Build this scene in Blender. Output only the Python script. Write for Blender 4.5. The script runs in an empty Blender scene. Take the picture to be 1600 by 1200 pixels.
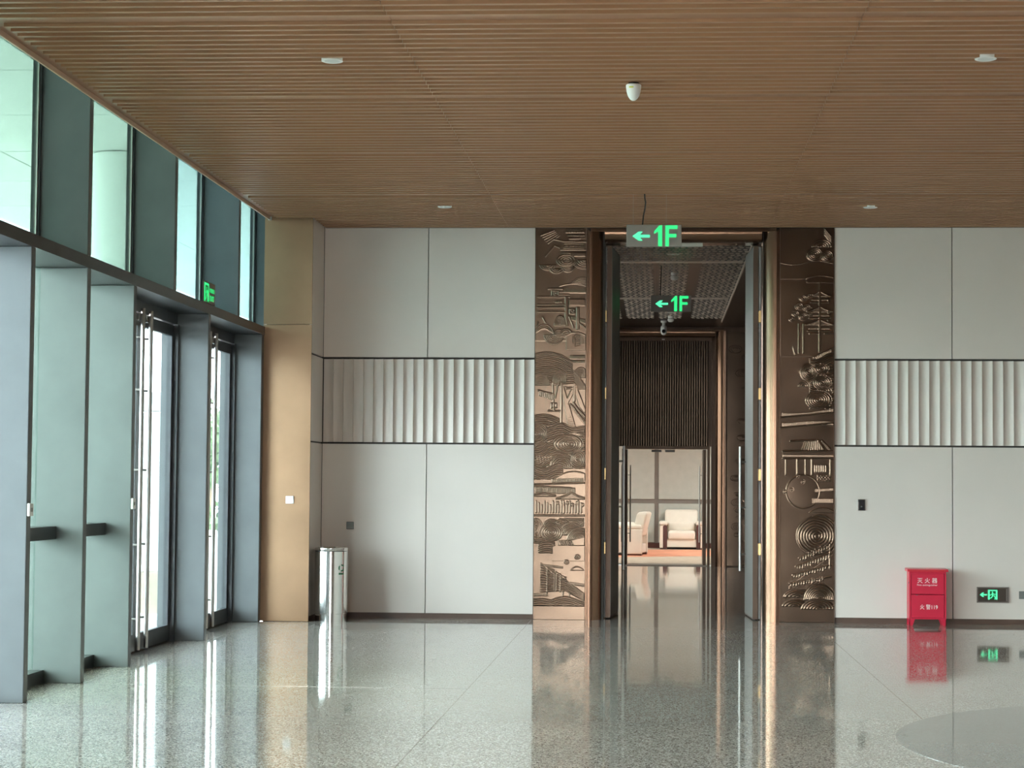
import bpy, math, random
import numpy as np
from mathutils import Matrix, Vector
random.seed(7)
PI = math.pi
S = bpy.context.scene
COL = S.collection

# ------------------------------------------------------------------ camera, sky, exposure
YAW, PITCH, ROLL = 0.0581, 0.04645, -0.0071
SHX, SHY, FPX = 51.5, 16.8, 3000.0
cam_d = bpy.data.cameras.new('camera')
cam = bpy.data.objects.new('camera', cam_d)
COL.objects.link(cam)
cam_d.sensor_fit = 'HORIZONTAL'
cam_d.sensor_width = 36.0
cam_d.lens = 36.0 * FPX / 1600.0
cam_d.shift_x = -SHX / 1600.0
cam_d.shift_y = SHY / 1600.0
cam_d.clip_end = 500.0
Rm = Matrix.Rotation(YAW, 3, 'Z') @ Matrix.Rotation(PITCH, 3, 'X') @ Matrix.Rotation(ROLL, 3, 'Y') @ Matrix.Rotation(PI / 2, 3, 'X')
cam.matrix_world = Matrix.Translation((0, 0, 1.557)) @ Rm.to_4x4()
S.camera = cam

EXPO = 3.2
S.view_settings.view_transform = 'Standard'
S.view_settings.look = 'None'
S.view_settings.gamma = 1.0
S.view_settings.use_curve_mapping = False
S.view_settings.exposure = EXPO
S.cycles.max_bounces = 14
S.cycles.diffuse_bounces = 6
S.cycles.glossy_bounces = 6
S.cycles.transparent_max_bounces = 24
S.cycles.sample_clamp_indirect = 6.0
S.cycles.use_denoising = True
S.cycles.caustics_reflective = False
S.cycles.caustics_refractive = False

W = bpy.data.worlds.new('overcast_sky')
S.world = W
W.use_nodes = True
wn = W.node_tree.nodes
wl = W.node_tree.links
bg = wn['Background']
tc = wn.new('ShaderNodeTexCoord')
sep = wn.new('ShaderNodeSeparateXYZ')
wl.new(tc.outputs['Generated'], sep.inputs[0])
rp = wn.new('ShaderNodeValToRGB')
rp.color_ramp.elements[0].position = 0.0
rp.color_ramp.elements[0].color = (0.91, 0.96, 1.0, 1)
rp.color_ramp.elements[1].position = 0.6
rp.color_ramp.elements[1].color = (0.96, 0.985, 1.0, 1)
wl.new(sep.outputs['Z'], rp.inputs[0])
wl.new(rp.outputs[0], bg.inputs[0])
bg.inputs[1].default_value = 3.0


def portal(name, loc, rot, sx, sy):
    l = bpy.data.lights.new(name, 'AREA')
    l.shape = 'RECTANGLE'
    l.size, l.size_y = sx, sy
    l.cycles.is_portal = True
    o = bpy.data.objects.new(name, l)
    COL.objects.link(o)
    o.location = loc
    o.rotation_euler = rot
    return o


portal('daylight_portal', (-5.3, 7, 3.2), (0, -PI / 2, 0), 7.0, 36.0)
portal('daylight_portal', (-0.9, -10.5, 2.1), (PI / 2, 0, 0), 3.8, 4.3)

# ------------------------------------------------------------------ materials
MATS = {}


def nt(name):
    m = bpy.data.materials.new(name)
    m.use_nodes = True
    MATS[name] = m
    return m, m.node_tree.nodes, m.node_tree.links, m.node_tree.nodes['Principled BSDF']


def mat(name, col, rough=0.5, metal=0.0, noise=0.0, nscale=6.0, bump=0.0, bscale=60.0, spec=0.5, stretch=(1, 1, 1), rvar=0.0):
    m, n, l, b = nt(name)
    b.inputs['Base Color'].default_value = (*col, 1)
    b.inputs['Roughness'].default_value = rough
    b.inputs['Metallic'].default_value = metal
    b.inputs['Specular IOR Level'].default_value = spec
    t = n.new('ShaderNodeTexCoord')
    mp = n.new('ShaderNodeMapping')
    mp.inputs['Scale'].default_value = stretch
    l.new(t.outputs['Object'], mp.inputs[0])
    if noise or rvar:
        nz = n.new('ShaderNodeTexNoise')
        nz.inputs['Scale'].default_value = nscale
        nz.inputs['Detail'].default_value = 5
        l.new(mp.outputs[0], nz.inputs['Vector'])
    if noise:
        r = n.new('ShaderNodeValToRGB')
        r.color_ramp.elements[0].position = 0.3
        r.color_ramp.elements[1].position = 0.7
        r.color_ramp.elements[0].color = tuple(c * (1 - noise) for c in col) + (1,)
        r.color_ramp.elements[1].color = tuple(min(1, c * (1 + noise)) for c in col) + (1,)
        l.new(nz.outputs[0], r.inputs[0])
        l.new(r.outputs[0], b.inputs['Base Color'])
    if rvar:
        mr = n.new('ShaderNodeMapRange')
        mr.inputs[3].default_value = max(0.02, rough - rvar)
        mr.inputs[4].default_value = rough + rvar
        l.new(nz.outputs[0], mr.inputs[0])
        l.new(mr.outputs[0], b.inputs['Roughness'])
    if bump:
        nb = n.new('ShaderNodeTexNoise')
        nb.inputs['Scale'].default_value = bscale
        nb.inputs['Detail'].default_value = 4
        l.new(mp.outputs[0], nb.inputs['Vector'])
        bp = n.new('ShaderNodeBump')
        bp.inputs['Strength'].default_value = bump
        bp.inputs['Distance'].default_value = 0.002
        l.new(nb.outputs[0], bp.inputs['Height'])
        l.new(bp.outputs[0], b.inputs['Normal'])
    return m


def emit(name, col, strength):
    m, n, l, b = nt(name)
    b.inputs['Base Color'].default_value = (0, 0, 0, 1)
    b.inputs['Emission Color'].default_value = (*col, 1)
    b.inputs['Emission Strength'].default_value = strength
    return m


def glass(name, tint, ior=1.45):
    m = bpy.data.materials.new(name)
    m.use_nodes = True
    n, l = m.node_tree.nodes, m.node_tree.links
    n.remove(n['Principled BSDF'])
    out = n['Material Output']
    tr = n.new('ShaderNodeBsdfTransparent')
    tr.inputs[0].default_value = (*tint, 1)
    gl = n.new('ShaderNodeBsdfGlossy')
    gl.inputs['Roughness'].default_value = 0.0
    gl.inputs[0].default_value = (1, 1, 1, 1)
    fr = n.new('ShaderNodeFresnel')
    ge = n.new('ShaderNodeNewGeometry')
    mr = n.new('ShaderNodeMapRange')          # same reflectance on entry and exit: a thin pane has no total reflection inside
    mr.inputs[3].default_value = ior
    mr.inputs[4].default_value = 1.0 / ior
    l.new(ge.outputs['Backfacing'], mr.inputs[0])
    l.new(mr.outputs[0], fr.inputs[0])
    mx = n.new('ShaderNodeMixShader')
    l.new(fr.outputs[0], mx.inputs[0])
    l.new(tr.outputs[0], mx.inputs[1])
    l.new(gl.outputs[0], mx.inputs[2])
    l.new(mx.outputs[0], out.inputs[0])
    MATS[name] = m
    return m


def terrazzo(name, dark, mid, light, rough=0.05):
    m, n, l, b = nt(name)
    t = n.new('ShaderNodeTexCoord')
    v = n.new('ShaderNodeTexVoronoi')
    v.inputs['Scale'].default_value = 120
    l.new(t.outputs['Object'], v.inputs['Vector'])
    r = n.new('ShaderNodeValToRGB')
    e = r.color_ramp.elements
    e[0].position = 0.0
    e[0].color = (*dark, 1)
    e[1].position = 1.0
    e[1].color = (*light, 1)
    for p, c in ((0.25, dark), (0.3, mid), (0.72, mid), (0.8, light)):
        k = e.new(p)
        k.color = (*c, 1)
    sp = n.new('ShaderNodeSeparateColor')
    l.new(v.outputs['Color'], sp.inputs[0])
    l.new(sp.outputs[0], r.inputs[0])
    nz = n.new('ShaderNodeTexNoise')
    nz.inputs['Scale'].default_value = 0.9
    nz.inputs['Detail'].default_value = 3
    l.new(t.outputs['Object'], nz.inputs['Vector'])
    mr = n.new('ShaderNodeMapRange')
    mr.inputs[3].default_value = 0.85
    mr.inputs[4].default_value = 1.12
    l.new(nz.outputs[0], mr.inputs[0])
    mx = n.new('ShaderNodeMix')
    mx.data_type = 'RGBA'
    mx.blend_type = 'MULTIPLY'
    mx.inputs[0].default_value = 1.0
    l.new(r.outputs[0], mx.inputs[6])
    l.new(mr.outputs[0], mx.inputs[7])
    l.new(mx.outputs[2], b.inputs['Base Color'])
    b.inputs['Roughness'].default_value = rough
    b.inputs['Specular IOR Level'].default_value = 0.6
    nb = n.new('ShaderNodeTexNoise')
    nb.inputs['Scale'].default_value = 2.2
    nb.inputs['Detail'].default_value = 1
    l.new(t.outputs['Object'], nb.inputs['Vector'])
    bp = n.new('ShaderNodeBump')
    bp.inputs['Strength'].default_value = 0.06
    bp.inputs['Distance'].default_value = 0.006
    l.new(nb.outputs[0], bp.inputs['Height'])
    l.new(bp.outputs[0], b.inputs['Normal'])
    return m


terrazzo('terrazzo', (0.15, 0.135, 0.12), (0.41, 0.375, 0.335), (0.72, 0.68, 0.63))
terrazzo('terrazzo_dark', (0.10, 0.10, 0.097), (0.22, 0.217, 0.205), (0.36, 0.35, 0.335))
mat('wall_stone', (0.72, 0.64, 0.585), 0.62, noise=0.03, nscale=1.2, bump=0.15, bscale=220)
mat('wall_substrate', (0.05, 0.04, 0.035), 0.8)
mat('plaster', (0.62, 0.60, 0.56), 0.7, noise=0.03, nscale=1.0)
mat('wood_brown', (0.375, 0.205, 0.115), 0.42, noise=0.10, nscale=3.0, stretch=(0.3, 6, 6))
mat('trim_tan_lit', (0.62, 0.43, 0.31), 0.4, noise=0.04)  # lighter tan: brightness of the lit ceiling lip put into the colour
mat('ceiling_board', (0.34, 0.17, 0.10), 0.45, noise=0.08, nscale=3.0, stretch=(0.3, 6, 6))
mat('dark_skirting', (0.10, 0.055, 0.038), 0.45, noise=0.15)
mat('fin_paint', (0.116, 0.126, 0.130), 0.42, 0.1, noise=0.10, nscale=2.5, rvar=0.08)
mat('dark_frame', (0.05, 0.052, 0.056), 0.35, 0.3, noise=0.1)
mat('steel', (0.72, 0.71, 0.69), 0.12, 1.0, noise=0.02, nscale=10)
mat('brushed_steel', (0.42, 0.40, 0.375), 0.3, 1.0, noise=0.04, nscale=8, stretch=(1, 1, 0.05))
mat('copper', (0.345, 0.212, 0.128), 0.42, 0.85, noise=0.10, nscale=2.2, rvar=0.06)
mat('bronze', (0.20, 0.115, 0.073), 0.2, 0.9, noise=0.03, nscale=3.0, stretch=(1, 1, 0.2))
mat('bronze_relief', (0.14, 0.095, 0.066), 0.18, 0.92, noise=0.12, nscale=2.2, rvar=0.05)
mat('bronze_dark', (0.105, 0.068, 0.048), 0.42, 0.7, noise=0.12, nscale=3.0)
mat('leaf_metal', (0.155, 0.155, 0.142), 0.4, 0.2, noise=0.06, nscale=3)
mat('brass_hinge', (0.55, 0.38, 0.18), 0.3, 1.0, noise=0.1)
mat('ceiling_bronze', (0.075, 0.058, 0.05), 0.38, 0.8, noise=0.10, nscale=2)
mat('emboss_pale', (0.72, 0.64, 0.57), 0.35, 0.3, noise=0.10, nscale=5)  # pale colour put in for the glints on the embossed ceiling
mat('white_plastic', (0.82, 0.82, 0.80), 0.35, noise=0.02)
mat('grey_plastic', (0.17, 0.17, 0.16), 0.4, noise=0.05)
mat('black_plastic', (0.012, 0.012, 0.014), 0.2, noise=0.1)
mat('sticker_yellow', (0.62, 0.62, 0.12), 0.5, noise=0.1)
mat('sign_body', (0.24, 0.21, 0.185), 0.4, 0.2, noise=0.04)
mat('sign_dark', (0.10, 0.075, 0.062), 0.3, 0.4, noise=0.06)
mat('sign_rim', (0.30, 0.26, 0.24), 0.3, 0.6, noise=0.05)
mat('green_shade', (0.0, 0.10, 0.03), 0.4, noise=0.1)
mat('cable_black', (0.012, 0.012, 0.014), 0.5, noise=0.1)
mat('beige_plate', (0.46, 0.43, 0.37), 0.45, noise=0.04)
mat('red_paint', (0.62, 0.016, 0.052), 0.32, noise=0.04)
mat('red_paint_lit', (0.72, 0.035, 0.06), 0.28, noise=0.04)  # lighter red: the light caught by the cabinet top put into its colour
mat('print_white', (0.85, 0.80, 0.78), 0.5, noise=0.02)
mat('leather', (0.80, 0.72, 0.62), 0.42, noise=0.03, nscale=5, bump=0.2, bscale=90)
mat('dark_wood', (0.075, 0.022, 0.016), 0.28, noise=0.2, nscale=4)
mat('carpet_tan', (0.46, 0.35, 0.26), 0.95, noise=0.15, nscale=5)
mat('carpet_orange', (0.66, 0.27, 0.16), 0.95, noise=0.18, nscale=2.0)
mat('panel_grey', (0.44, 0.44, 0.395), 0.6, noise=0.04)
mat('panel_bar', (0.22, 0.19, 0.165), 0.4, 0.4, noise=0.05)
mat('baseboard_red', (0.10, 0.028, 0.018), 0.4, noise=0.1)
mat('exterior_white', (0.86, 0.87, 0.86), 0.6, noise=0.03, nscale=0.8)
mat('exterior_beige', (0.50, 0.42, 0.32), 0.7, noise=0.08)
mat('paving', (0.58, 0.575, 0.56), 0.75, noise=0.10, nscale=0.6)
mat('lawn', (0.24, 0.27, 0.09), 0.9, noise=0.3, nscale=2)
mat('foliage', (0.11, 0.16, 0.075), 0.8, noise=0.4, nscale=3)
mat('bark', (0.16, 0.11, 0.07), 0.9, noise=0.3)
mat('strip_metal', (0.50, 0.48, 0.45), 0.25, 0.6, noise=0.05)
glass('glass_clear', (0.96, 0.97, 0.96))
glass('glass_green', (0.80, 0.92, 0.87))
glass('glass_teal', (0.34, 0.445, 0.44))
glass('glass_mint', (0.34, 0.43, 0.39))
glass('glass_door', (0.81, 0.895, 0.905))
K = 1.0 / 2 ** EXPO
emit('sign_green', (0.03, 1.0, 0.25), 1.15 * K)
emit('sign_mint', (0.10, 1.0, 0.45), 1.25 * K)
emit('lamp_panel', (0.90, 1.0, 0.97), 32.0 * K)
mat('diffuser', (0.62, 0.64, 0.63), 0.3, noise=0.02)


# ------------------------------------------------------------------ mesh helpers
class MB:
    def __init__(self):
        self.v, self.f, self.sm = [], [], []

    def add(self, vs, fs, smooth=False):
        o = len(self.v)
        self.v += [tuple(p) for p in vs]
        self.f += [tuple(i + o for i in q) for q in fs]
        self.sm += [smooth] * len(fs)
        return self

    def box(self, x0, x1, y0, y1, z0, z1, c=0.0):
        if c <= 0:
            vs = [(x, y, z) for z in (z0, z1) for y in (y0, y1) for x in (x0, x1)]
            fs = [(0, 2, 3, 1), (4, 5, 7, 6), (0, 1, 5, 4), (2, 6, 7, 3), (0, 4, 6, 2), (1, 3, 7, 5)]
            return self.add(vs, fs)
        X, Y, Z = (x0, x1), (y0, y1), (z0, z1)
        vs, idx = [], {}
        for i in (0, 1):
            for j in (0, 1):
                for k in (0, 1):
                    for a in range(3):
                        p = [X[i], Y[j], Z[k]]
                        for b in range(3):
                            if b != a:
                                s = (i, j, k)[b]
                                p[b] += c if s == 0 else -c
                        idx[(i, j, k, a)] = len(vs)
                        vs.append(tuple(p))
        fs = []
        for a in range(3):
            b, d = (a + 1) % 3, (a + 2) % 3
            for s in (0, 1):
                def g(u, w):
                    q = [0, 0, 0]
                    q[a], q[b], q[d] = s, u, w
                    return idx[(*q, a)]
                q = [g(0, 0), g(1, 0), g(1, 1), g(0, 1)]
                fs.append(q if s else q[::-1])
            for u in (0, 1):
                for w in (0, 1):
                    def h(t, ax):
                        q = [0, 0, 0]
                        q[a], q[b], q[d] = t, u, w
                        return idx[(*q, ax)]
                    q = [h(0, b), h(1, b), h(1, d), h(0, d)]
                    fs.append(q if (u == w) else q[::-1])
        for i in (0, 1):
            for j in (0, 1):
                for k in (0, 1):
                    q = [idx[(i, j, k, a)] for a in range(3)]
                    fs.append(q if (i + j + k) % 2 else q[::-1])
        return self.add(vs, fs)

    def prism(self, pts, axis, a, b, smooth=False):
        """extrude a closed 2D outline along an axis: axis 'x' takes (y,z), 'y' takes (x,z), 'z' takes (x,y)"""
        n = len(pts)

        def mk(p, t):
            return {'x': (t, p[0], p[1]), 'y': (p[0], t, p[1]), 'z': (p[0], p[1], t)}[axis]
        ar = sum(pts[i][0] * pts[(i + 1) % n][1] - pts[(i + 1) % n][0] * pts[i][1] for i in range(n))
        if (ar < 0) != (axis == 'y'):
            pts = pts[::-1]
        vs = [mk(p, a) for p in pts] + [mk(p, b) for p in pts]
        self.add(vs, [tuple(range(n))[::-1], tuple(range(n, 2 * n))])
        o = len(self.v) - 2 * n
        for i in range(n):
            j = (i + 1) % n
            self.f.append((o + i, o + j, o + n + j, o + n + i))
            self.sm.append(smooth)
        return self

    def lathe(self, prof, cx, cy, cz=0.0, n=32, smooth=True, axis='z'):
        vs, fs = [], []
        for r, h in prof:
            for i in range(n):
                t = 2 * PI * i / n
                p = (r * math.cos(t), r * math.sin(t), h)
                if axis == 'y':
                    p = (p[0], p[2], -p[1])
                vs.append((cx + p[0], cy + p[1], cz + p[2]))
        m = len(prof)
        for j in range(m - 1):
            for i in range(n):
                k = (i + 1) % n
                fs.append((j * n + i, j * n + k, (j + 1) * n + k, (j + 1) * n + i))
        self.add(vs, fs, smooth)
        o = len(self.v) - m * n
        for ring, rev in ((0, True), (m - 1, False)):
            if prof[ring][0] > 1e-5:
                q = [o + ring * n + i for i in range(n)]
                self.f.append(tuple(q[::-1] if rev else q))
                self.sm.append(False)
        return self

    def tube(self, pts, r, n=10):
        pts = [Vector(p) for p in pts]
        vs, fs = [], []
        for i, p in enumerate(pts):
            d = (pts[min(i + 1, len(pts) - 1)] - pts[max(i - 1, 0)]).normalized()
            up = Vector((0, 0, 1)) if abs(d.z) < 0.9 else Vector((1, 0, 0))
            a = d.cross(up).normalized()
            b = d.cross(a).normalized()
            for k in range(n):
                t = 2 * PI * k / n
                vs.append(p + a * (r * math.cos(t)) + b * (r * math.sin(t)))
        for i in range(len(pts) - 1):
            for k in range(n):
                q = (k + 1) % n
                fs.append((i * n + k, i * n + q, (i + 1) * n + q, (i + 1) * n + k))
        fs2 = [tuple(range(n)), tuple(range((len(pts) - 1) * n, len(pts) * n))[::-1]]
        self.add(vs, fs, True)
        o = len(self.v) - len(vs)
        for q in fs2:
            self.f.append(tuple(o + i for i in q))
            self.sm.append(False)
        return self

    def build(self, name, m, parent=None, local=False, label=None):
        o0 = Vector((0, 0, 0)) if (local or parent is None) else world_loc(parent)
        me = bpy.data.meshes.new(name)
        me.from_pydata([(p[0] - o0.x, p[1] - o0.y, p[2] - o0.z) for p in self.v], [], self.f)
        me.polygons.foreach_set('use_smooth', self.sm)
        me.materials.append(MATS[m])
        if any(self.sm) and not all(self.sm):
            me.set_sharp_from_angle(angle=0.6)
        me.update()
        return link(name, me, parent, label)


def world_loc(o):
    p = Vector(o.location)
    while o.parent:
        o = o.parent
        p += o.location
    return p


def link(name, me, parent=None, label=None):
    o = bpy.data.objects.new(name, me)
    COL.objects.link(o)
    if parent is not None:
        o.parent = parent
    if label:
        o['label'] = label
    return o


def tag(o, label, cat, group=None, kind=None):
    o['label'] = label
    o['category'] = cat
    if group:
        o['group'] = group
    if kind:
        o['kind'] = kind
    return o


def empty(name, loc=(0, 0, 0), rz=0.0):
    o = bpy.data.objects.new(name, None)
    COL.objects.link(o)
    o.location = loc
    o.rotation_euler = (0, 0, rz)
    o.empty_display_size = 0.1
    return o


def box(name, m, parent, *a, c=0.0, label=None):
    return MB().box(*a, c=c).build(name, m, parent, label=label)


def copy_tree(o, parent=None):
    c = o.copy()
    COL.objects.link(c)
    c.parent = parent
    for ch in list(o.children):
        copy_tree(ch, c)
    return c


def text_mb(body, size, depth):
    """flat lettering as a mesh: x to the right, z up, facing -y, centred"""
    cu = bpy.data.curves.new('lettering', 'FONT')
    cu.body = body
    cu.size = size
    cu.align_x = 'CENTER'
    cu.align_y = 'CENTER'
    cu.extrude = depth
    cu.resolution_u = 3
    o = bpy.data.objects.new('lettering', cu)
    COL.objects.link(o)
    dg = bpy.context.evaluated_depsgraph_get()
    dg.update()
    me = bpy.data.meshes.new_from_object(o.evaluated_get(dg))
    vs = [(v.co.x, -v.co.z, v.co.y) for v in me.vertices]
    fs = [tuple(p.vertices) for p in me.polygons]
    bpy.data.objects.remove(o)
    bpy.data.curves.remove(cu)
    bpy.data.meshes.remove(me)
    return vs, fs


def text(name, body, m, parent, x, y, z, w=None, h=None, depth=0.001, yaw=0.0, label=None):
    """lettering scaled to width w and height h, its front at plane y, centred on (x, z); yaw turns it about z"""
    vs, fs = text_mb(body, 1.0, 0.5)
    if not vs:
        return None
    a = np.array(vs)
    lo, hi = a.min(0), a.max(0)
    a = a - (lo + hi) / 2
    sx = (w / (hi[0] - lo[0])) if w else (h / (hi[2] - lo[2]))
    sz = (h / (hi[2] - lo[2])) if h else sx
    a = a * np.array([sx, depth, sz])
    c, s = math.cos(yaw), math.sin(yaw)
    b = MB()
    b.add([(x + p[0] * c - p[1] * s, y + p[0] * s + p[1] * c, z + p[2]) for p in a], fs)
    o = b.build(name, m, parent, label=label)
    o['kind'] = 'stuff'
    return o


D = 22.14          # front face of the far wall
ZC = 4.52          # underside of the slatted ceiling
XG_U, XG_D = -4.815, -4.74   # upper glazing plane, door plane
XF = -4.41         # inner edge of the fins

# ------------------------------------------------------------------ floor
fl = MB().box(-5.2, 13.2, -10.4, 37.2, -0.12, 0.0).build('floor', 'terrazzo')
tag(fl, 'polished grey terrazzo floor running through lobby and passage', 'floor', kind='structure')
inl = MB()
cx, cy, r = 3.89, 11.89, 2.41
inl.lathe([(r, 0.0), (r, 0.0012)], cx, cy, 0, 96, smooth=False)
inl.build('floor_inlay', 'terrazzo_dark', fl, label='darker round inlay in the terrazzo')
for x0, x1, y0, y1 in ((1.787, 1.793, -10, 22.1), (-1.425, -1.419, -10, 22.1), (-4.383, -4.376, -10, 21.3), (-4.376, -1.425, 14.6, 14.606), (-1.419, 1.787, 6.0, 6.006)):
    box('divider_strip', 'strip_metal', fl, x0, x1, y0, y1, 0.0, 0.0008)

# ------------------------------------------------------------------ ceiling with slats
ce = MB().box(-4.36, 13.2, -10.4, D + 0.3, 4.565, 4.70).build('ceiling', 'wood_brown')
tag(ce, 'brown slatted ceiling of long timber ridges across the lobby', 'ceiling', kind='structure')
pieces = ((-4.272, -1.722), (-1.718, 1.293), (1.297, 13.1))
slat_me = {}


def slat(name, m, x0, x1, y0, y1, z0, z1):
    key = (name, round(x0, 3), round(x1, 3), round(y1 - y0, 4), z0)
    if key not in slat_me:
        b = MB().box(x0, x1, 0, y1 - y0, z0, z1)
        o = b.build(name, m, ce)
        slat_me[key] = o.data
    else:
        o = link(name, slat_me[key], ce)
    o.location = (0, y0, 0)


for e0 in (9.70, 12.207, 14.72, 17.21, 19.74):
    e1 = e0 + 17 * 0.1335
    for k in range(18):
        y = e0 + k * 0.1335
        if y > D - 0.05:
            continue
        for p0, p1 in pieces:
            if y > 21.28 and p0 < -4:
                p0 = -3.86
            slat('slat', 'wood_brown', p0, p1, y, y + 0.04, ZC, 4.566)
    for p0, p1 in pieces:
        if e1 + 0.04 < D - 0.1:
            slat('infill_board', 'ceiling_board', p0, p1, e1 + 0.04, e0 + 2.5, ZC + 0.022, 4.566)
box('edge_board', 'ceiling_board', ce, -4.364, -4.274, -10.4, 21.33, 4.550, 4.566)
box('edge_strip', 'trim_tan_lit', ce, -4.378, -4.364, -10.4, 21.33, 4.513, 4.72)
box('end_cap', 'white_plastic', ce, -4.382, -4.345, 21.33, 21.345, 4.51, 4.555, label='small pale end cap of the ceiling edge strip')
box('back_strip', 'dark_skirting', ce, -3.86, 13.1, D - 0.035, D - 0.005, 4.525, 4.566)
roof = MB().box(-5.05, -4.30, -10.4, 26.3, 6.75, 6.95).box(-4.355, -4.30, -10.4, 26.3, 4.70, 6.75).build('ceiling_void', 'dark_frame')
tag(roof, 'dark closing panel above the ceiling edge beside the tall glazing', 'ceiling', kind='structure')

# ------------------------------------------------------------------ far wall with panels and fluted band
wb = MB()
wb.box(-3.9, -0.60, D + 0.05, D + 0.35, 0, 4.7)
wb.box(1.22, 13.2, D + 0.05, D + 0.35, 0, 4.7)
wb.box(-0.60, 1.22, D + 0.13, D + 0.35, 4.375, 4.7)
wb = wb.build('wall_back', 'wall_substrate')
tag(wb, 'pale panelled far wall with a fluted band across its middle', 'wall', kind='structure')
ZL0, ZL1, ZF0, ZF1, ZU0, ZU1 = 0.060, 2.007, 2.029, 2.996, 3.019, 4.56


def wall_panels(x0, x1):
    for z0, z1 in ((ZL0, ZL1), (ZU0, ZU1)):
        box('wall_panel', 'wall_stone', wb, x0, x1, D, D + 0.049, z0, z1)


wall_panels(-3.875, -2.6625)
wall_panels(-2.6525, -1.412)
xs = [2.040, 3.368]
edges = [2.040] + [3.372 + 1.34 * i for i in range(8)]
for i in range(len(edges) - 1):
    wall_panels(edges[i] + (0.005 if i else 0), min(edges[i + 1], 13.1) - 0.005)


def flute_pts(x0, w, n=10):
    """one fluted strip seen from above: a quarter hollow that swings forward to the right, then steps back"""
    pts = [(x0, D + 0.049), (x0, D + 0.044)]
    for i in range(n + 1):
        t = i / n
        # shallow hollow: deep at the left, proud at the right
        pts.append((x0 + w * t, D + 0.040 - 0.036 * (t ** 1.0) + 0.019 * math.sin(PI * t)))
    pts.append((x0 + w, D + 0.049))
    return pts


def flutes(x0, w, n, joined=False):
    first = None
    acc = MB()
    for i in range(n):
        if joined:
            acc.prism(flute_pts(x0 + i * w, w - 0.0005), 'z', ZF0, ZF1, smooth=False)
        elif first is None:
            first = MB().prism(flute_pts(0, w - 0.0005), 'z', ZF0, ZF1).build('flute', 'wall_stone', wb)
            first.location = (x0, 0, 0)
        else:
            o = link('flute', first.data, wb)
            o.location = (x0 + i * w, 0, 0)
    if joined:
        o = acc.build('flute', 'wall_stone', wb)
        o['kind'] = 'stuff'


nl = 21
flutes(-3.875, (3.875 - 1.412) / nl, nl)
flutes(2.040, 0.1193, 34)
flutes(2.040 + 34 * 0.1193, 0.1193, 58, joined=True)
bb = MB().box(-3.87, -1.41, D + 0.012, D + 0.05, 0, ZL0 - 0.001).build('baseboard_back', 'dark_skirting')
tag(bb, 'dark brown recessed skirting under the panels left of the doorway', 'baseboard', kind='structure')
bb2 = MB().box(2.032, 13.1, D + 0.012, D + 0.05, 0, ZL0 - 0.001).build('baseboard_right', 'dark_skirting')
tag(bb2, 'dark brown recessed skirting under the panels right of the doorway', 'baseboard', kind='structure')

# copper pier in the left corner
pil = MB().box(-4.395, -3.905, 21.39, 26.3, 0, 6.7).build('pillar', 'wall_substrate')
tag(pil, 'corner pier clad in copper sheet with a pale stone side', 'pillar', kind='structure')
box('copper_panel', 'copper', pil, -4.425, -3.878, 21.366, 21.389, 0.004, 3.329)
box('copper_panel', 'copper', pil, -4.425, -3.878, 21.366, 21.389, 3.334, 6.7)
for z0, z1 in ((0.06, 2.007), (2.027, 2.998), (3.019, 4.7)):
    box('stone_panel', 'wall_stone', pil, -3.904, -3.880, 21.375, D - 0.002, z0, z1)
box('skirting', 'dark_skirting', pil, -3.904, -3.888, 21.375, D - 0.002, 0, 0.059)

box('closing_strip', 'dark_frame', pil, -4.88, -4.42, 21.302, 21.364, 0.0, 3.21)
# other walls of the lobby
wr = MB().box(13.1, 13.3, -10.4, D + 0.3, 0, 4.7).build('wall_right', 'plaster')
tag(wr, 'plain pale side wall closing the lobby on the right', 'wall', kind='structure')
wf = MB()
wf.box(-5.0, -2.7, -10.4, -10.2, 0, 4.7)
wf.box(-2.7, 0.9, -10.4, -10.2, 4.15, 4.7)
wf.box(0.9, 13.3, -10.4, -10.2, 0, 4.7)
wf = wf.build('wall_front', 'dark_skirting')
glass('glass_front', (0.78, 0.78, 0.765))  # tinted glass added to the unseen opening to dim its daylight and reflections
for k in range(3):
    box('dimming_pane', 'glass_front', wf, -2.68 + k * 1.19, -1.53 + k * 1.19, -10.31, -10.30, 0.0, 4.14)
    box('entrance_post', 'dark_frame', wf, -2.70 + k * 1.19, -2.68 + k * 1.19, -10.36, -10.24, 0.0, 4.14)
tag(wf, 'dark timber wall behind the viewer with one wide entrance opening', 'wall', kind='structure')

# ------------------------------------------------------------------ left curtain wall
wlft = MB().box(-4.86, -4.77, -10.4, 26.3, -0.02, 0.06).box(-4.86, -4.77, -10.4, 26.3, 6.66, 6.75).build('wall_left', 'dark_frame')
tag(wlft, 'tall glazed wall with deep grey metal fins on the left', 'wall', kind='structure')
box('transom_beam', 'dark_frame', wlft, XF, -4.86, -10.4, 21.362, 3.211, 3.305)
FT = 0.09
lower = [21.30, 18.74, 16.03, 14.70, 13.36, 10.66, 9.33, 8.0]
for y in lower:
    box('fin', 'fin_paint', wlft, -4.88, XF, y - FT, y, 0.0, 3.21, c=0.004)
upper = [22.72, 20.05, 17.36, 14.69, 12.02, 9.35]
for y in upper:
    box('fin', 'fin_paint', wlft, -4.80, XF, y - FT, y, 3.306, 6.66, c=0.004)
    box('mullion', 'dark_frame', wlft, -4.86, -4.792, y - FT - 0.03, y - FT - 0.001, 3.306, 6.66)
    box('sealing_bead', 'strip_metal', wlft, -4.817, -4.806, y - FT - 0.05, y - FT - 0.031, 3.306, 6.66)
# fixed lower bays: sill rail, low kerb
wi = 0


def window(label):
    global wi
    wi += 1
    w = empty('window_%d' % wi, (0, 0, 0))
    return tag(w, label, 'window', kind='structure')


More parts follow.
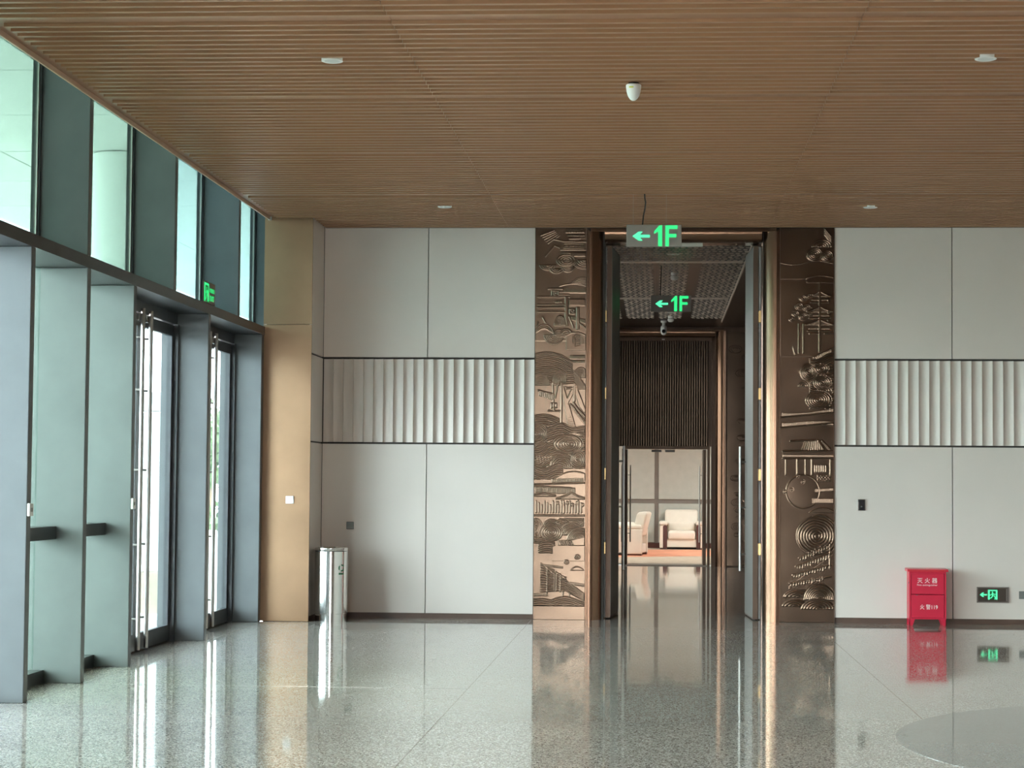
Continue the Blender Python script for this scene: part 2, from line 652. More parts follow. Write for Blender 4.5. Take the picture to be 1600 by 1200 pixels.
bays = [('B-C', 14.70, 16.03 - FT), ('A-B', 13.36, 14.70 - FT), ('n', 9.33, 10.66 - FT), ('n', 8.0, 9.33 - FT)]
names = ['fixed green glass window between the second and third fins, with a dark rail', 'fixed green glass window beside the foremost fin, with a dark rail',
         'fixed window pane with rail beyond the left edge, nearest the first door', 'fixed window pane with rail beyond the left edge, next to the first',
         'fixed window pane with rail far behind, beside the rear door', 'fixed window pane with rail rearmost on the glazed wall']
for (nm, y0, y1), lb in zip(bays, names):
    w = window(lb)
    box('frame', 'dark_frame', w, -4.80, -4.70, y0, y1, 0.0, 0.10)
    box('rail', 'dark_frame', w, -4.78, -4.62, y0, y1, 1.105, 1.205)
    box('pane', 'glass_green', w, -4.795, -4.783, y0, y1, 0.10, 3.21)
dbays = [(10.66, 13.36 - FT), (3.5, 8.0 - FT), (-1.2, 3.45), (-5.8, -1.25), (-10.4, -5.85)]
for i, (y0, y1) in enumerate(dbays):
    w = window('clear glazed bay beyond the left edge, number %s along the fins' % ['one', 'two', 'three', 'four', 'five', 'six'][i])
    box('pane', 'glass_door' if y0 > 9 else 'glass_clear', w, -4.795, -4.783, y0, y1, 0.06, 3.21)
# upper panes
ups = [26.3] + upper + [-10.4]
for i in range(len(ups) - 1):
    y1, y0 = ups[i] - (FT if i else 0), ups[i + 1]
    where = ['tall upper green pane next to the copper pier', 'tall upper green pane above the farther glass door', 'tall upper green pane above the nearer glass door',
             'tall upper green pane above the fixed windows', 'tall upper green pane cut by the left edge of the photo'] + ['tall upper pane number %s outside the view' % q for q in ('six', 'seven', 'eight', 'nine', 'ten', 'eleven', 'twelve', 'thirteen')]
    w = window(where[i])
    box('pane', 'glass_teal' if i < 3 else 'glass_mint', w, -4.83, -4.818, y0, y1, 3.306, 6.66)

# glass double doors
dn = 0


def glass_door(y0, y1, label):
    global dn
    dn += 1
    d = tag(empty('door_%d' % dn, (XG_D, (y0 + y1) / 2, 0)), label, 'door', kind='structure')
    ym = (y0 + y1) / 2
    box('head_frame', 'dark_frame', d, -4.80, -4.72, y0, y1, 3.10, 3.21)
    box('jamb', 'dark_frame', d, -4.80, -4.70, y0, y0 + 0.05, 0, 3.10)
    box('jamb', 'dark_frame', d, -4.80, -4.70, y1 - 0.05, y1, 0, 3.10)
    for s in (0, 1):
        a, b = (y0 + 0.055, ym - 0.004) if s == 0 else (ym + 0.004, y1 - 0.055)
        st = 0.075
        f = MB()
        f.box(-4.785, XG_D, a, a + st, 0.012, 3.09)
        f.box(-4.785, XG_D, b - st, b, 0.012, 3.09)
        f.box(-4.785, XG_D, a + st, b - st, 0.012, 0.16)
        f.box(-4.785, XG_D, a + st, b - st, 2.98, 3.09)
        lf = f.build('door_leaf', 'dark_frame', d)
        box('glass_pane', 'glass_door', lf, -4.768, -4.758, a + st, b - st, 0.16, 2.98)
        hy = (b - 0.135) if s == 0 else (a + 0.135)
        h = MB().tube([(-4.672, hy, 0.03), (-4.672, hy, 3.13)], 0.02, 14)
        for z in (0.31, 0.98, 1.66, 2.39, 2.87):
            h.tube([(XG_D, hy, z), (-4.672, hy, z)], 0.011, 8)
        h.build('pull_handle', 'brushed_steel', lf, label='full height steel pull bar')
        box('closer', 'strip_metal', lf, -4.739, -4.69, hy - 0.09, hy + 0.05, 3.02, 3.085)
    return d


glass_door(16.03, 18.74 - FT, 'nearer dark framed glass double door with tall steel pulls')
glass_door(18.74, 21.30 - FT, 'farther dark framed glass double door with tall steel pulls, beside copper pier')


# ------------------------------------------------------------------ carved bronze panels
def relief_panel(name, x0, x1, z1, draw, label):
    step = 0.0032
    nx, nz = int((x1 - x0) / step) + 1, int(z1 / step) + 1
    U, V = np.meshgrid(np.linspace(0, 82, nx), np.linspace(611, 0, nz))   # drawing grid, y down
    Hh = np.zeros_like(U)
    C = Carve(U, V, Hh)
    draw(C)
    Hh = C.h
    k = np.array([0.25, 0.5, 0.25])
    for ax in (0, 1):
        Hh = sum(np.roll(Hh, s, ax) * w for s, w in zip((-1, 0, 1), k))
    edge = np.minimum(np.minimum(U, 82 - U), np.minimum(V, 611 - V))
    Hh = Hh * np.clip(edge / 1.0, 0, 1)
    X = np.linspace(x0, x1, nx)[None, :].repeat(nz, 0)
    Z = np.linspace(0.003, z1, nz)[:, None].repeat(nx, 1)
    Y = D - 0.006 - Hh * 0.0042
    co = np.stack([X, Y, Z], -1).reshape(-1, 3)
    i = np.arange((nz - 1) * (nx - 1))
    a = (i // (nx - 1)) * nx + i % (nx - 1)
    q = np.stack([a, a + 1, a + nx + 1, a + nx], -1)
    me = bpy.data.meshes.new(name)
    me.vertices.add(len(co))
    me.vertices.foreach_set('co', co.astype(np.float32).ravel())
    me.loops.add(q.size)
    me.loops.foreach_set('vertex_index', q.ravel().astype(np.int32))
    me.polygons.add(len(q))
    me.polygons.foreach_set('loop_start', (np.arange(len(q)) * 4).astype(np.int32))
    me.polygons.foreach_set('use_smooth', np.ones(len(q), bool))
    me.materials.append(MATS['bronze_relief'])
    me.update(calc_edges=True)
    r = empty(name, ((x0 + x1) / 2, D, 0))
    tag(r, label, 'relief')
    o = link('carving', me, r)
    o.location = (-(x0 + x1) / 2, -D, 0)
    b = MB()
    b.box(x0, x1, D - 0.003, D + 0.049, 0.003, z1)
    b.build('backing_plate', 'bronze_dark', r)
    return r


class Carve:
    def __init__(s, U, V, H):
        s.u, s.v, s.h = U, V, H

    def put(s, m, h):
        s.h = np.where(m, h, s.h)

    def flat(s, m, z=0.0):
        s.put(m, z)

    def spiral(s, cx, cy, rx, ry, per=2.4, turn=1, base=0.05, half=None):
        per *= 1.35
        dx, dy = (s.u - cx) / rx, (s.v - cy) / ry
        r = np.sqrt(dx * dx + dy * dy)
        th = np.arctan2(dy, dx) / (2 * PI)
        n = ry / per * 1.35
        m = r < 1
        if half == 'up':
            m &= s.v < cy
        if half == 'down':
            m &= s.v > cy
        ph = r * n + turn * th
        s.put(m, base + 0.75 * np.clip(1.15 + 1.25 * np.cos(2 * PI * ph), 0, 1))
        s.put((r > 0.985) & (r < 1.03) & (m | (r >= 1)) & ((half is None) | (s.v < cy if half == 'up' else s.v > cy)), -0.1)

    def waves(s, top, y1, x0, x1, per=2.3, base=0.05):
        per *= 1.35
        t = top(s.u)
        m = (s.v > t) & (s.v < y1) & (s.u > x0) & (s.u < x1)
        s.put(m, base + 0.75 * np.clip(1.15 + 1.25 * np.cos(2 * PI * (s.v - t) / per), 0, 1))

    def line(s, x0, y0, x1, y1, w=1.0, h=0.8):
        dx, dy = x1 - x0, y1 - y0
        L = max(1e-6, dx * dx + dy * dy)
        t = np.clip(((s.u - x0) * dx + (s.v - y0) * dy) / L, 0, 1)
        d = np.hypot(s.u - x0 - t * dx, s.v - y0 - t * dy)
        s.put(d < w / 2 + 0.25, h)

    def rect(s, x0, y0, x1, y1, h=0.6):
        s.put((s.u > x0) & (s.u < x1) & (s.v > y0) & (s.v < y1), h)

    def outline(s, x0, y0, x1, y1, w=1.0, h=0.8):
        for a in ((x0, y0, x1, y0), (x1, y0, x1, y1), (x1, y1, x0, y1), (x0, y1, x0, y0)):
            s.line(*a, w=w, h=h)

    def dashes(s, x0, x1, yf, hgt, per=2.2, h=0.7):
        c = yf(s.u)
        m = (s.u > x0) & (s.u < x1) & (np.abs(s.v - c) < hgt / 2)
        s.put(m, np.where((s.u / per) % 1 < 0.5, h, 0.05))

    def hill(s, top, y1, x0, x1, h=0.35):
        t = top(s.u)
        m = (s.v > t) & (s.v < y1) & (s.u > x0) & (s.u < x1)
        s.put(m, np.clip(h + 0.0 * s.u, 0, 1))
        s.put(m & (s.v < t + 1.1), h + 0.35)

    def roof(s, cx, y, w, rise, h=0.9):
        a = np.abs(s.u - cx) / (w / 2)
        c = y - rise * (1 - a) ** 1.6
        s.put((a < 1) & (np.abs(s.v - c) < 1.0), h)
        s.put((a < 0.96) & (s.v > c + 1.0) & (s.v < y + 1.5), 0.3 + 0.3 * ((s.u / 2.0) % 1 < 0.5))

    def bricks(s, x0, y0, x1, y1, bw=4.5, bh=2.6):
        row = np.floor((s.v - y0) / bh)
        fx = ((s.u - x0) / bw + 0.5 * (row % 2)) % 1
        fy = ((s.v - y0) / bh) % 1
        m = (s.u > x0) & (s.u < x1) & (s.v > y0) & (s.v < y1)
        s.put(m, np.where((fx > 0.16) & (fy > 0.25), 0.6, 0.0))


def draw_left(c):
    Y = lambda y: y - 357
    sn = np.sin
    # sky, boat and pavilion at the top
    for k in range(5):
        c.line(8 + 3 * k, Y(372 + 3 * k), 30 + 2 * k, Y(364 + 2 * k), 0.8, 0.5)
    c.line(30, Y(378), 46, Y(381.5), 1.6)
    c.line(46, Y(381.5), 82, Y(382), 1.6)
    c.dashes(52, 80, lambda u: Y(371) + 0 * u, 3, 3.2)
    c.line(54, Y(376.5), 71, Y(376.5), 1.8)
    c.rect(48, Y(362), 78, Y(368), 0.4)
    c.dashes(50, 76, lambda u: Y(365) + 0 * u, 4, 4.4)
    c.outline(45, Y(385), 77, Y(391.5), 1.0)
    c.dashes(46, 76, lambda u: Y(388) + 0 * u, 3.5, 5)
    c.line(40, Y(394), 80, Y(394), 1.2)
    c.line(16, Y(404), 30, Y(388), 1.4)
    c.line(30, Y(388), 38, Y(391), 1.2)
    c.dashes(42, 80, lambda u: Y(400) + 0 * u, 5, 3.0, 0.5)
    c.spiral(78, Y(410), 20, 15, 2.6, half='down')
    c.spiral(20, Y(418), 14, 9, 2.4, half='down')
    c.spiral(33, Y(424), 12, 8, 2.4, half='down')
    c.spiral(52, Y(420), 12, 10, 2.2, half='down')
    c.spiral(50, Y(411), 17, 10, 2.6)
    c.rect(56, Y(399), 80, Y(405), 0.45)
    # cloud bank and small gate
    c.spiral(76, Y(452), 20, 15, 2.3, half='up')
    c.spiral(70, Y(454), 14, 10, 2.3, half='up')
    c.hill(lambda u: Y(452) - 5 * sn(u / 16 - 2.2), Y(462), 38, 82, 0.3)
    c.dashes(46, 80, lambda u: Y(456) + 0.03 * u, 5, 2.4)
    c.outline(27, Y(458.5), 37, Y(467), 1.2)
    c.outline(30, Y(461), 34, Y(465), 0.9)
    c.line(21, Y(455.5), 43, Y(455.5), 1.6)
    c.line(4, Y(468), 55, Y(468), 1.4)
    c.line(38, Y(464.5), 54, Y(464.5), 2.2)
    # tall gate with posts and lintels
    for y in (480, 484.5, 491):
        c.line(4, Y(y), 47, Y(y), 0.9)
    c.dashes(26, 46, lambda u: Y(482.3) + 0 * u, 2.4, 2.8)
    c.dashes(32, 44, lambda u: Y(475.5) + 0 * u, 3.6, 3.4, 0.6)
    c.rect(54, Y(471), 80, Y(482), 0.55)
    c.line(54, Y(482.5), 72, Y(482.5), 1.4, 0.05)
    c.rect(48, Y(468), 53, Y(514), 0.85)
    c.outline(55.5, Y(487), 63, Y(494), 1.0)
    c.line(56, Y(488), 62.5, Y(493.5), 0.9)
    c.line(56, Y(493.5), 62.5, Y(488), 0.9)
    c.dashes(55, 80, lambda u: Y(500) + 0.25 * (u - 55), 6, 2.8, 0.55)
    c.rect(66, Y(484), 70.5, Y(519), 0.9)
    c.line(54, Y(498), 62, Y(516), 1.2)
    c.line(70, Y(508), 82, Y(517), 1.2)
    c.line(12, Y(500), 17, Y(509), 1.4)
    c.line(5, Y(508), 3, Y(514), 1.4)
    # rolling clouds and fan
    c.spiral(40, Y(513), 10, 17, 2.4, half='up')
    c.spiral(15, Y(526), 16, 16, 2.8, half='up')
    c.hill(lambda u: Y(524) - 6 * sn(u / 9), Y(537), 0, 60, 0.25)
    c.spiral(30, Y(527), 17, 16, 2.5, half='down')
    c.spiral(38, Y(526), 9, 8, 2.0)
    c.spiral(50, Y(525), 10, 8, 3.2, half='up')
    for k in range(4):
        c.spiral(36 + 6 * k, Y(529), 3, 3, 1.6)
    c.hill(lambda u: Y(523) + 0.02 * (u - 66) ** 2, Y(551), 50, 82, 0.55)
    c.spiral(69, Y(541), 9, 17, 2.3, half='up')
    for k in range(7):
        c.line(65, Y(531 + 2.2 * k), 72, Y(529 + 2.2 * k), 1.0, 0.0)
    # contour hills
    c.dashes(56, 80, lambda u: Y(562) + 0 * u, 5, 2.2, 0.5)
    c.dashes(56, 80, lambda u: Y(569) + 0 * u, 4, 3.0, 0.5)
    c.waves(lambda u: Y(558) - 4 * sn(u / 14 + 0.2) + 0.016 * np.clip(u - 38, 0, 99) ** 2 * 1.0, Y(602), 0, 60, 2.15)
    c.spiral(10, Y(606), 14, 17, 2.3, half='up')
    c.spiral(40, Y(598), 12, 14, 2.2)
    c.spiral(74, Y(594), 12, 17, 2.2, half='up')
    c.waves(lambda u: Y(583) + 0.012 * (u - 60) ** 2 + np.clip(u - 62, 0, 30) * 0.9, Y(620), 51, 82, 2.2)
    # plain sky with crane and cable bridge
    c.flat((c.v > Y(606)) & (c.v < Y(668)) & (c.u > 18) & (c.u < 50), 0.1)
    c.flat((c.v > Y(612)) & (c.v < Y(668)) & (c.u >= 50), 0.2)
    c.line(29, Y(602), 31, Y(646), 1.4)
    c.line(38, Y(602), 33, Y(626), 1.2)
    c.line(29, Y(604), 38, Y(604), 1.0)
    c.line(30, Y(620), 6, Y(614), 1.3)
    for k in range(8):
        c.line(8 + 2.8 * k, Y(615 + 0.5 * k), 8 + 2.8 * k, Y(622 + 0.9 * k), 0.7)
    c.outline(27, Y(634), 35, Y(641), 1.0)
    c.line(22, Y(645.5), 43, Y(646), 1.3)
    c.line(43, Y(602), 43, Y(669), 2.4, 1.0)
    for k in range(8):
        c.line(45, Y(604 + 2 * k), 66 - 1.6 * k, Y(672), 0.7, 0.75)
    c.rect(47, Y(604), 64, Y(608), 0.7)
    c.rect(62, Y(602), 65.5, Y(645), 0.9)
    for k in range(8):
        c.line(66, Y(606 + 2 * k), 82, Y(645 + 3.2 * k), 0.8, 0.75)
    for k in range(5):
        c.line(62, Y(606 + 3 * k), 53, Y(626 + 2 * k), 0.7, 0.65)
    for k in range(5):
        c.line(56 + 2 * k, Y(636 - k), 82, Y(668 - 4 * k), 1.0, 0.9 if k % 2 else 0.1)
    # water
    c.waves(lambda u: Y(651) + 0.010 * (u - 14) ** 2, Y(700), 0, 40, 2.2)
    c.spiral(4, Y(682), 20, 17, 2.3)
    c.waves(lambda u: Y(669.5) + 2 * sn(u / 8) - 4 * np.exp(-((u - 45) / 12) ** 2), Y(735), 20, 82, 2.4)
    c.spiral(14, Y(706), 18, 12, 2.2, half='up')
    c.spiral(76, Y(690), 14, 12, 2.4, half='up')
    c.hill(lambda u: Y(679) + 0.02 * (u - 63) ** 2, Y(684), 50, 74, 0.4)
    c.spiral(53, Y(697), 25, 15, 2.6)
    c.spiral(57, Y(697), 15, 10, 2.6, turn=-1)
    c.waves(lambda u: Y(697) + 6 * sn(u / 9 + 1.2), Y(732), 0, 30, 2.3)
    c.spiral(46, Y(734), 22, 22, 3.0, half='up')
    c.spiral(70, Y(720), 12, 14, 3.0, turn=-1)
    for k in range(6):
        c.line(4 + 4.4 * k, Y(716), 6 + 4.4 * k, Y(727 - k), 1.2)
    c.waves(lambda u: Y(730) + 4 * sn(u / 8 - 0.3), Y(752), 0, 46, 2.4)
    # hills and walls
    c.hill(lambda u: Y(739) + 0.012 * (u - 64) ** 2, Y(754), 18, 82, 0.3)
    c.dashes(28, 80, lambda u: Y(755) - 0.03 * u, 6, 1.9)
    c.line(0, Y(760), 82, Y(757), 1.0)
    c.dashes(2, 66, lambda u: Y(768) + 0.03 * u, 9, 1.9)
    c.line(0, Y(762.5), 60, Y(765), 0.9)
    c.roof(60, Y(781), 50, 9)
    c.roof(15, Y(777), 40, 4)
    for k in range(17):
        x = 3 + 4.5 * k
        c.rect(x, Y(785 + 3 * (k % 3)), x + 1.7, Y(804), 0.8)
    for k in range(6):
        c.spiral(38 + 8 * k, Y(788 + (k % 2) * 3), 2.6, 2.8, 1.5)
    c.rect(46, Y(784), 48.5, Y(805), 0.9)
    c.rect(70, Y(784), 72.5, Y(805), 0.9)
    c.line(0, Y(807.5), 82, Y(807.5), 1.6)
    c.bricks(40, Y(811), 80, Y(824))
    # big cloud
    c.spiral(30, Y(826), 16, 13, 2.4, half='up')
    c.spiral(46, Y(826), 14, 14, 2.4, half='up')
    c.spiral(4, Y(832), 12, 20, 2.4)
    c.spiral(60, Y(838), 20, 20, 2.4, half='up')
    c.spiral(74, Y(848), 22, 22, 2.4, half='up')
    c.waves(lambda u: Y(838) + 0.06 * (u - 22) ** 2 * 0.3, Y(866), 8, 34, 2.4)
    c.spiral(29, Y(834), 18, 14, 2.6)
    c.hill(lambda u: Y(846) - 0.004 * (u - 40) ** 2, Y(854), 40, 82, 0.55)
    for k in range(7):
        c.line(42 + 3 * k, Y(846), 45 + 3 * k, Y(853), 1.2, 0.05)
    c.flat((c.v > Y(855)) & (c.v < Y(878)) & (c.u > 30), 0.12)
    # fort, ramp, rocks
    c.line(12, Y(882), 34, Y(899), 1.3)
    for k in range(12):
        y = 884 + 3.8 * k
        c.line(12, Y(y), 33, Y(y + 8 - 0.9 * k), 0.9, 0.65)
    c.line(22, Y(890), 22, Y(930), 1.3)
    c.line(33.5, Y(897), 33.5, Y(924), 1.3)
    for k in range(8):
        y = 898 + 3.6 * k
        c.line(37, Y(y), 52, Y(y + 5 - 0.7 * k), 0.9, 0.65)
    c.line(37, Y(896), 37, Y(924), 1.2)
    c.line(43, Y(898), 43, Y(925), 1.2)
    c.line(36, Y(895), 52, Y(906), 1.2)
    for k in range(6):
        c.line(52, Y(908 + 3 * k), 81, Y(928 + 2 * k), 0.9, 0.7)
    c.dashes(14, 48, lambda u: Y(883) + 0.1 * u, 3, 2.0, 0.5)
    c.dashes(55, 82, lambda u: Y(905) + 0.12 * u, 4, 2.0, 0.5)
    c.spiral(53, Y(879), 4, 3.6, 2)
    c.spiral(70, Y(871), 5, 4, 2)
    c.hill(lambda u: Y(886) + 0.05 * (u - 70) ** 2, Y(892), 58, 82, 0.35)
    c.line(48, Y(924), 46, Y(940), 1.0)
    c.line(58, Y(926), 58, Y(933), 1.0)
    c.dashes(2, 24, lambda u: Y(930) + 0 * u, 4, 2.6, 0.5)
    c.waves(lambda u: Y(937) - 5 * sn((u - 30) / 13) * (u > 30) - 1.5 * sn(u / 8) * (u <= 30), Y(946), 0, 82, 2.3)
    c.flat(c.v > Y(946), 0.0)
    c.line(0, Y(946.5), 82, Y(946.5), 0.8, 0.6)


def draw_right(c):
    sx = 82 / 85.0
    Y = lambda y: y - 357
    sn = np.sin
    X = lambda x: (x - 3.5) * sx
    for k in range(4):
        c.line(X(74), Y(362 + 3 * k), X(84), Y(374 + 3 * k), 1.0)
    c.spiral(X(70), Y(390), 16, 12, 2.6, half='up')
    c.spiral(X(58), Y(402), 13, 11, 2.5)
    c.spiral(X(78), Y(404), 10, 9, 2.5)
    c.hill(lambda u: Y(414) + 3 * sn(u / 12), Y(440), 0, 82, 0.2)
    c.hill(lambda u: Y(438) - 4 * sn((u - 40) / 14), Y(462), 40, 82, 0.3)
    c.flat((c.v > Y(446)) & (c.v < Y(560)), 0.08)
    # pagoda
    px = X(66)
    for i, (y, w) in enumerate(((466, 34), (490, 40), (510, 46))):
        c.roof(px, Y(y), w, 8)
        c.dashes(px - w * 0.36, px + w * 0.36, lambda u, y=y: Y(y + 6) + 0 * u, 3, 1.6)
        c.line(px - w * 0.4, Y(y + 10), px + w * 0.4, Y(y + 10), 1.0)
    c.rect(px - 1.4, Y(442), px + 1.4, Y(553), 0.95)
    for k in range(3):
        c.rect(px + 12, Y(470 + 16 * k), px + 14.5, Y(477 + 16 * k), 0.9)
    c.line(X(50), Y(524), X(64), Y(524), 1.3)
    c.line(X(74), Y(524), X(86), Y(524), 1.3)
    # tree with pillars
    for (x, y, r) in ((40, 470, 6), (50, 466, 5), (34, 482, 7), (46, 484, 7), (28, 494, 6), (40, 498, 8), (22, 502, 5), (52, 494, 5)):
        c.spiral(X(x), Y(y), r, r * 0.8, 2.0)
    c.rect(X(32), Y(508), X(34), Y(555), 0.8)
    c.rect(X(39), Y(508), X(41.5), Y(555), 0.85)
    c.line(X(24), Y(545), X(27), Y(556), 1.3)
    # hill and swirling water
    c.hill(lambda u: Y(560) - 0.55 * np.clip(u - X(58), 0, 40), Y(572), X(56), 82, 0.4)
    for k in range(10):
        c.line(X(60 + 2.6 * k), Y(560 - 1.2 * k), X(62 + 2.6 * k), Y(563), 0.8, 0.85)
    c.waves(lambda u: Y(562) + 3 * sn(u / 7) - 0.2 * np.clip(u - 50, 0, 40), Y(640), X(50), 82, 2.3)
    c.spiral(X(48), Y(584), 13, 14, 2.6)
    c.spiral(X(68), Y(579), 12, 8, 2.2)
    c.spiral(X(70), Y(600), 14, 11, 2.2)
    c.spiral(X(74), Y(613), 12, 7, 2.1)
    c.spiral(X(42), Y(606), 10, 9, 2.6, half='up')
    c.spiral(X(64), Y(627), 20, 14, 2.4)
    # low walls
    c.dashes(4, 82, lambda u: Y(649) - 0.06 * u + 2 * sn(u / 20), 5, 1.8, 0.55)
    c.line(0, Y(654), 82, Y(646), 0.8)
    c.dashes(4, 82, lambda u: Y(664) + 2 * sn(u / 22 + 2), 6, 1.8, 0.55)
    c.line(0, Y(670), 82, Y(662), 0.8)
    # hall with tiled roof
    for k in range(10):
        c.line(X(38 + 3.6 * k), Y(705), X(44 + 2.6 * k), Y(690), 0.8, 0.6)
    c.line(X(20), Y(690.5), X(64), Y(688.5), 1.4)
    c.line(X(64), Y(690), X(72), Y(702), 2.6, 0.95)
    c.line(X(70), Y(690), X(82), Y(702), 2.0, 0.95)
    c.line(X(8), Y(706), X(86), Y(705), 1.2)
    c.dashes(X(8), 82, lambda u: Y(713) + 0 * u, 3.6, 1.7, 0.55)
    c.line(X(8), Y(717), X(86), Y(716.5), 1.2)
    for x in (12, 30, 43, 53, 82):
        c.rect(X(x), Y(718), X(x + 1.6), Y(743), 0.85)
    for k in range(6):
        c.rect(X(58 + 3.4 * k), Y(727), X(60 + 3.4 * k), Y(738), 0.7)
    c.bricks(X(62), Y(742), X(84), Y(752))
    # boulder
    m = ((c.u - X(40)) / 26) ** 2 + ((c.v - Y(768)) / 26) ** 2
    c.put(m < 1, 0.45 * np.sqrt(np.clip(1 - m, 0, 1)) + 0.15)
    c.put((m > 0.9) & (m < 1), 0.75)
    for (x, y) in ((40, 753), (22, 765), (32, 744), (12, 768)):
        c.spiral(X(x), Y(y), 3, 3, 1.6)
    c.dashes(X(58), 82, lambda u: Y(766) - 0.08 * (u - 60), 4.5, 1.8, 0.6)
    c.dashes(X(54), 82, lambda u: Y(782) + 0 * u, 7, 1.9, 0.6)
    c.hill(lambda u: Y(792) + 0.02 * (u - 64) ** 2, Y(800), X(48), 82, 0.2)
    # great swirl
    c.spiral(X(66), Y(812), 16, 9, 2.6, half='up')
    c.spiral(X(80), Y(822), 14, 12, 2.6, half='up')
    c.spiral(X(62), Y(836), 32, 30, 4.0)
    c.flat((c.v > Y(846)) & (c.v < Y(918)) & (c.v > Y(905) - 0.75 * (c.u - X(30))) & (c.u > X(18)), 0.12)
    # tiers of figures
    for t in range(4):
        y0 = 866 + 13 * t
        c.line(X(34 - 5 * t), Y(y0 + 4), X(84), Y(y0 - 22 + 5 * t), 1.3)
        for k in range(13):
            x = 36 - 5 * t + 4.1 * k
            if x > 82:
                break
            y = y0 + 2 - (22 - 4 * t) * (x - 34 + 5 * t) / 52
            c.rect(X(x), Y(y + 1), X(x + 1.5), Y(y + 6 + (k % 3)), 0.9)
            c.rect(X(x + 1.5), Y(y + 2), X(x + 2.6), Y(y + 3.5), 0.6)
    c.rect(X(81), Y(848), X(83), Y(886), 0.9)
    # waves at the foot
    c.spiral(X(34), Y(930), 24, 12, 2.8, half='up')
    c.spiral(X(66), Y(934), 24, 25, 2.8, half='up')
    c.spiral(X(28), Y(944), 20, 10, 2.8, half='up')
    c.spiral(X(64), Y(948), 26, 16, 2.8, half='up')
    c.flat(c.v > Y(948), 0.0)


relief_panel('bronze_relief', -1.406, -0.816, ZC + 0.03, draw_left, 'carved bronze relief with bridge and clouds, left of the tall doorway')
relief_panel('bronze_relief', 1.415, 2.030, ZC + 0.03, draw_right, 'dark carved bronze relief with pagoda and tiers of figures, right of doorway')
for x in (-1.4095, 2.033):
    b = MB().box(x - 0.003, x + 0.004, D - 0.014, D + 0.049, 0, ZC + 0.03)
    tr = b.build('trim_%d' % (1 if x < 0 else 2), 'bronze_dark')
    tag(tr, 'thin dark metal edge on the %s side of the %s carved relief' % (('outer', 'bridge') if x < 0 else ('outer', 'pagoda')), 'trim', kind='structure')


# ------------------------------------------------------------------ doorway surround
def surround(name, yw, xl, xr, zt, rs, rh, mo, depth, m, label):
    """bullnose surround: xl/xr inner faces, zt soffit; rs side radius, rh head radius, mo width of the outer beads"""
    e = tag(empty(name, ((xl + xr) / 2, yw, 0)), label, 'trim', kind='structure')
    top = zt + rh + mo
    for s in (-1, 1):
        xi = xl if s < 0 else xr
        pts = [(xi, yw + depth), (xi, yw - 0.03 + rs)]
        for i in range(15):
            t = PI / 2 * (1 - i / 14)
            pts.append((xi + s * rs - s * rs * math.sin(t), yw - 0.03 + rs - rs * math.cos(t)))
        pts += [(xi + s * (rs + 0.004), yw - 0.03), (xi + s * (rs + 0.004), yw + depth)]
        MB().prism(pts, 'z', 0, top, smooth=True).build('jamb', m, e)
        x = xi + s * (rs + 0.005)
        w = mo / 3
        for k in range(3):
            a, b = sorted((x + s * w * k, x + s * w * (k + 0.72)))
            box('bead', m, e, a, b, yw - 0.034 + 0.007 * k, yw + 0.04, 0, top - mo + w * (k + 0.72), c=0.002)
    pts = [(yw + depth, zt), (yw - 0.03 + rh, zt)]
    for i in range(15):
        t = PI / 2 * (1 - i / 14)
        pts.append((yw - 0.03 + rh - rh * math.cos(t), zt + rh - rh * math.sin(t)))
    pts += [(yw - 0.03, zt + rh + 0.004), (yw + depth, zt + rh + 0.004)]
    MB().prism(pts, 'x', xl, xr, smooth=True).build('head', m, e)
    w = mo / 3
    for k in range(3):
        box('bead', m, e, xl - rs, xr + rs, yw - 0.034 + 0.007 * k, yw + 0.04, zt + rh + 0.005 + w * k, zt + rh + 0.005 + w * (k + 0.72), c=0.002)
    return e


surround('trim_3', D, -0.605, 1.206, 4.363, 0.160, 0.112, 0.046, 0.35, 'bronze', 'rounded bronze surround of the tall doorway in the far wall')


# ------------------------------------------------------------------ tall bronze leaves standing open
def tall_leaf(d, xh, s, far):
    """s=-1 left, +1 right; hinge side at xh, free end drifts inwards by far"""
    th, wd, y0 = 0.056, 0.90, 22.40
    lf = MB()
    a0, a1 = xh, xh - s * far
    pts = [(a0, y0), (a0 + s * th, y0), (a1 + s * th, y0 + wd), (a1, y0 + wd)]
    lf.prism(pts, 'z', 0.012, 4.345)
    lf = lf.build('door_leaf', 'bronze_dark', d)
    face = MB()
    off = -s * 0.004
    pts = [(a0 + off, y0 + 0.004), (a0, y0 + 0.004), (a1, y0 + wd - 0.004), (a1 + off, y0 + wd - 0.004)]
    face.prism(pts, 'z', 0.03, 4.33).build('face_sheet', 'leaf_metal', lf, label='pale metal face of the leaf')
    hx = a1 + s * 0.01 - s * 0.075
    hy = y0 + wd - 0.06
    h = MB().tube([(hx, hy, 0.53), (hx, hy, 2.024)], 0.016, 12)
    for z in (0.73, 1.29, 1.84):
        h.tube([(hx, hy, z), (a1 + s * 0.02, hy, z)], 0.010, 8)
    h.build('pull_handle', 'brushed_steel', lf, label='long round pull bar')
    for z in (0.82, 1.68, 2.62, 3.52):
        box('hinge', 'brass_hinge', lf, *sorted((a0 + s * (th + 0.002), a0 + s * (th + 0.036))), y0 - 0.03, y0 + 0.05, z - 0.07, z + 0.07, c=0.004)
    return lf


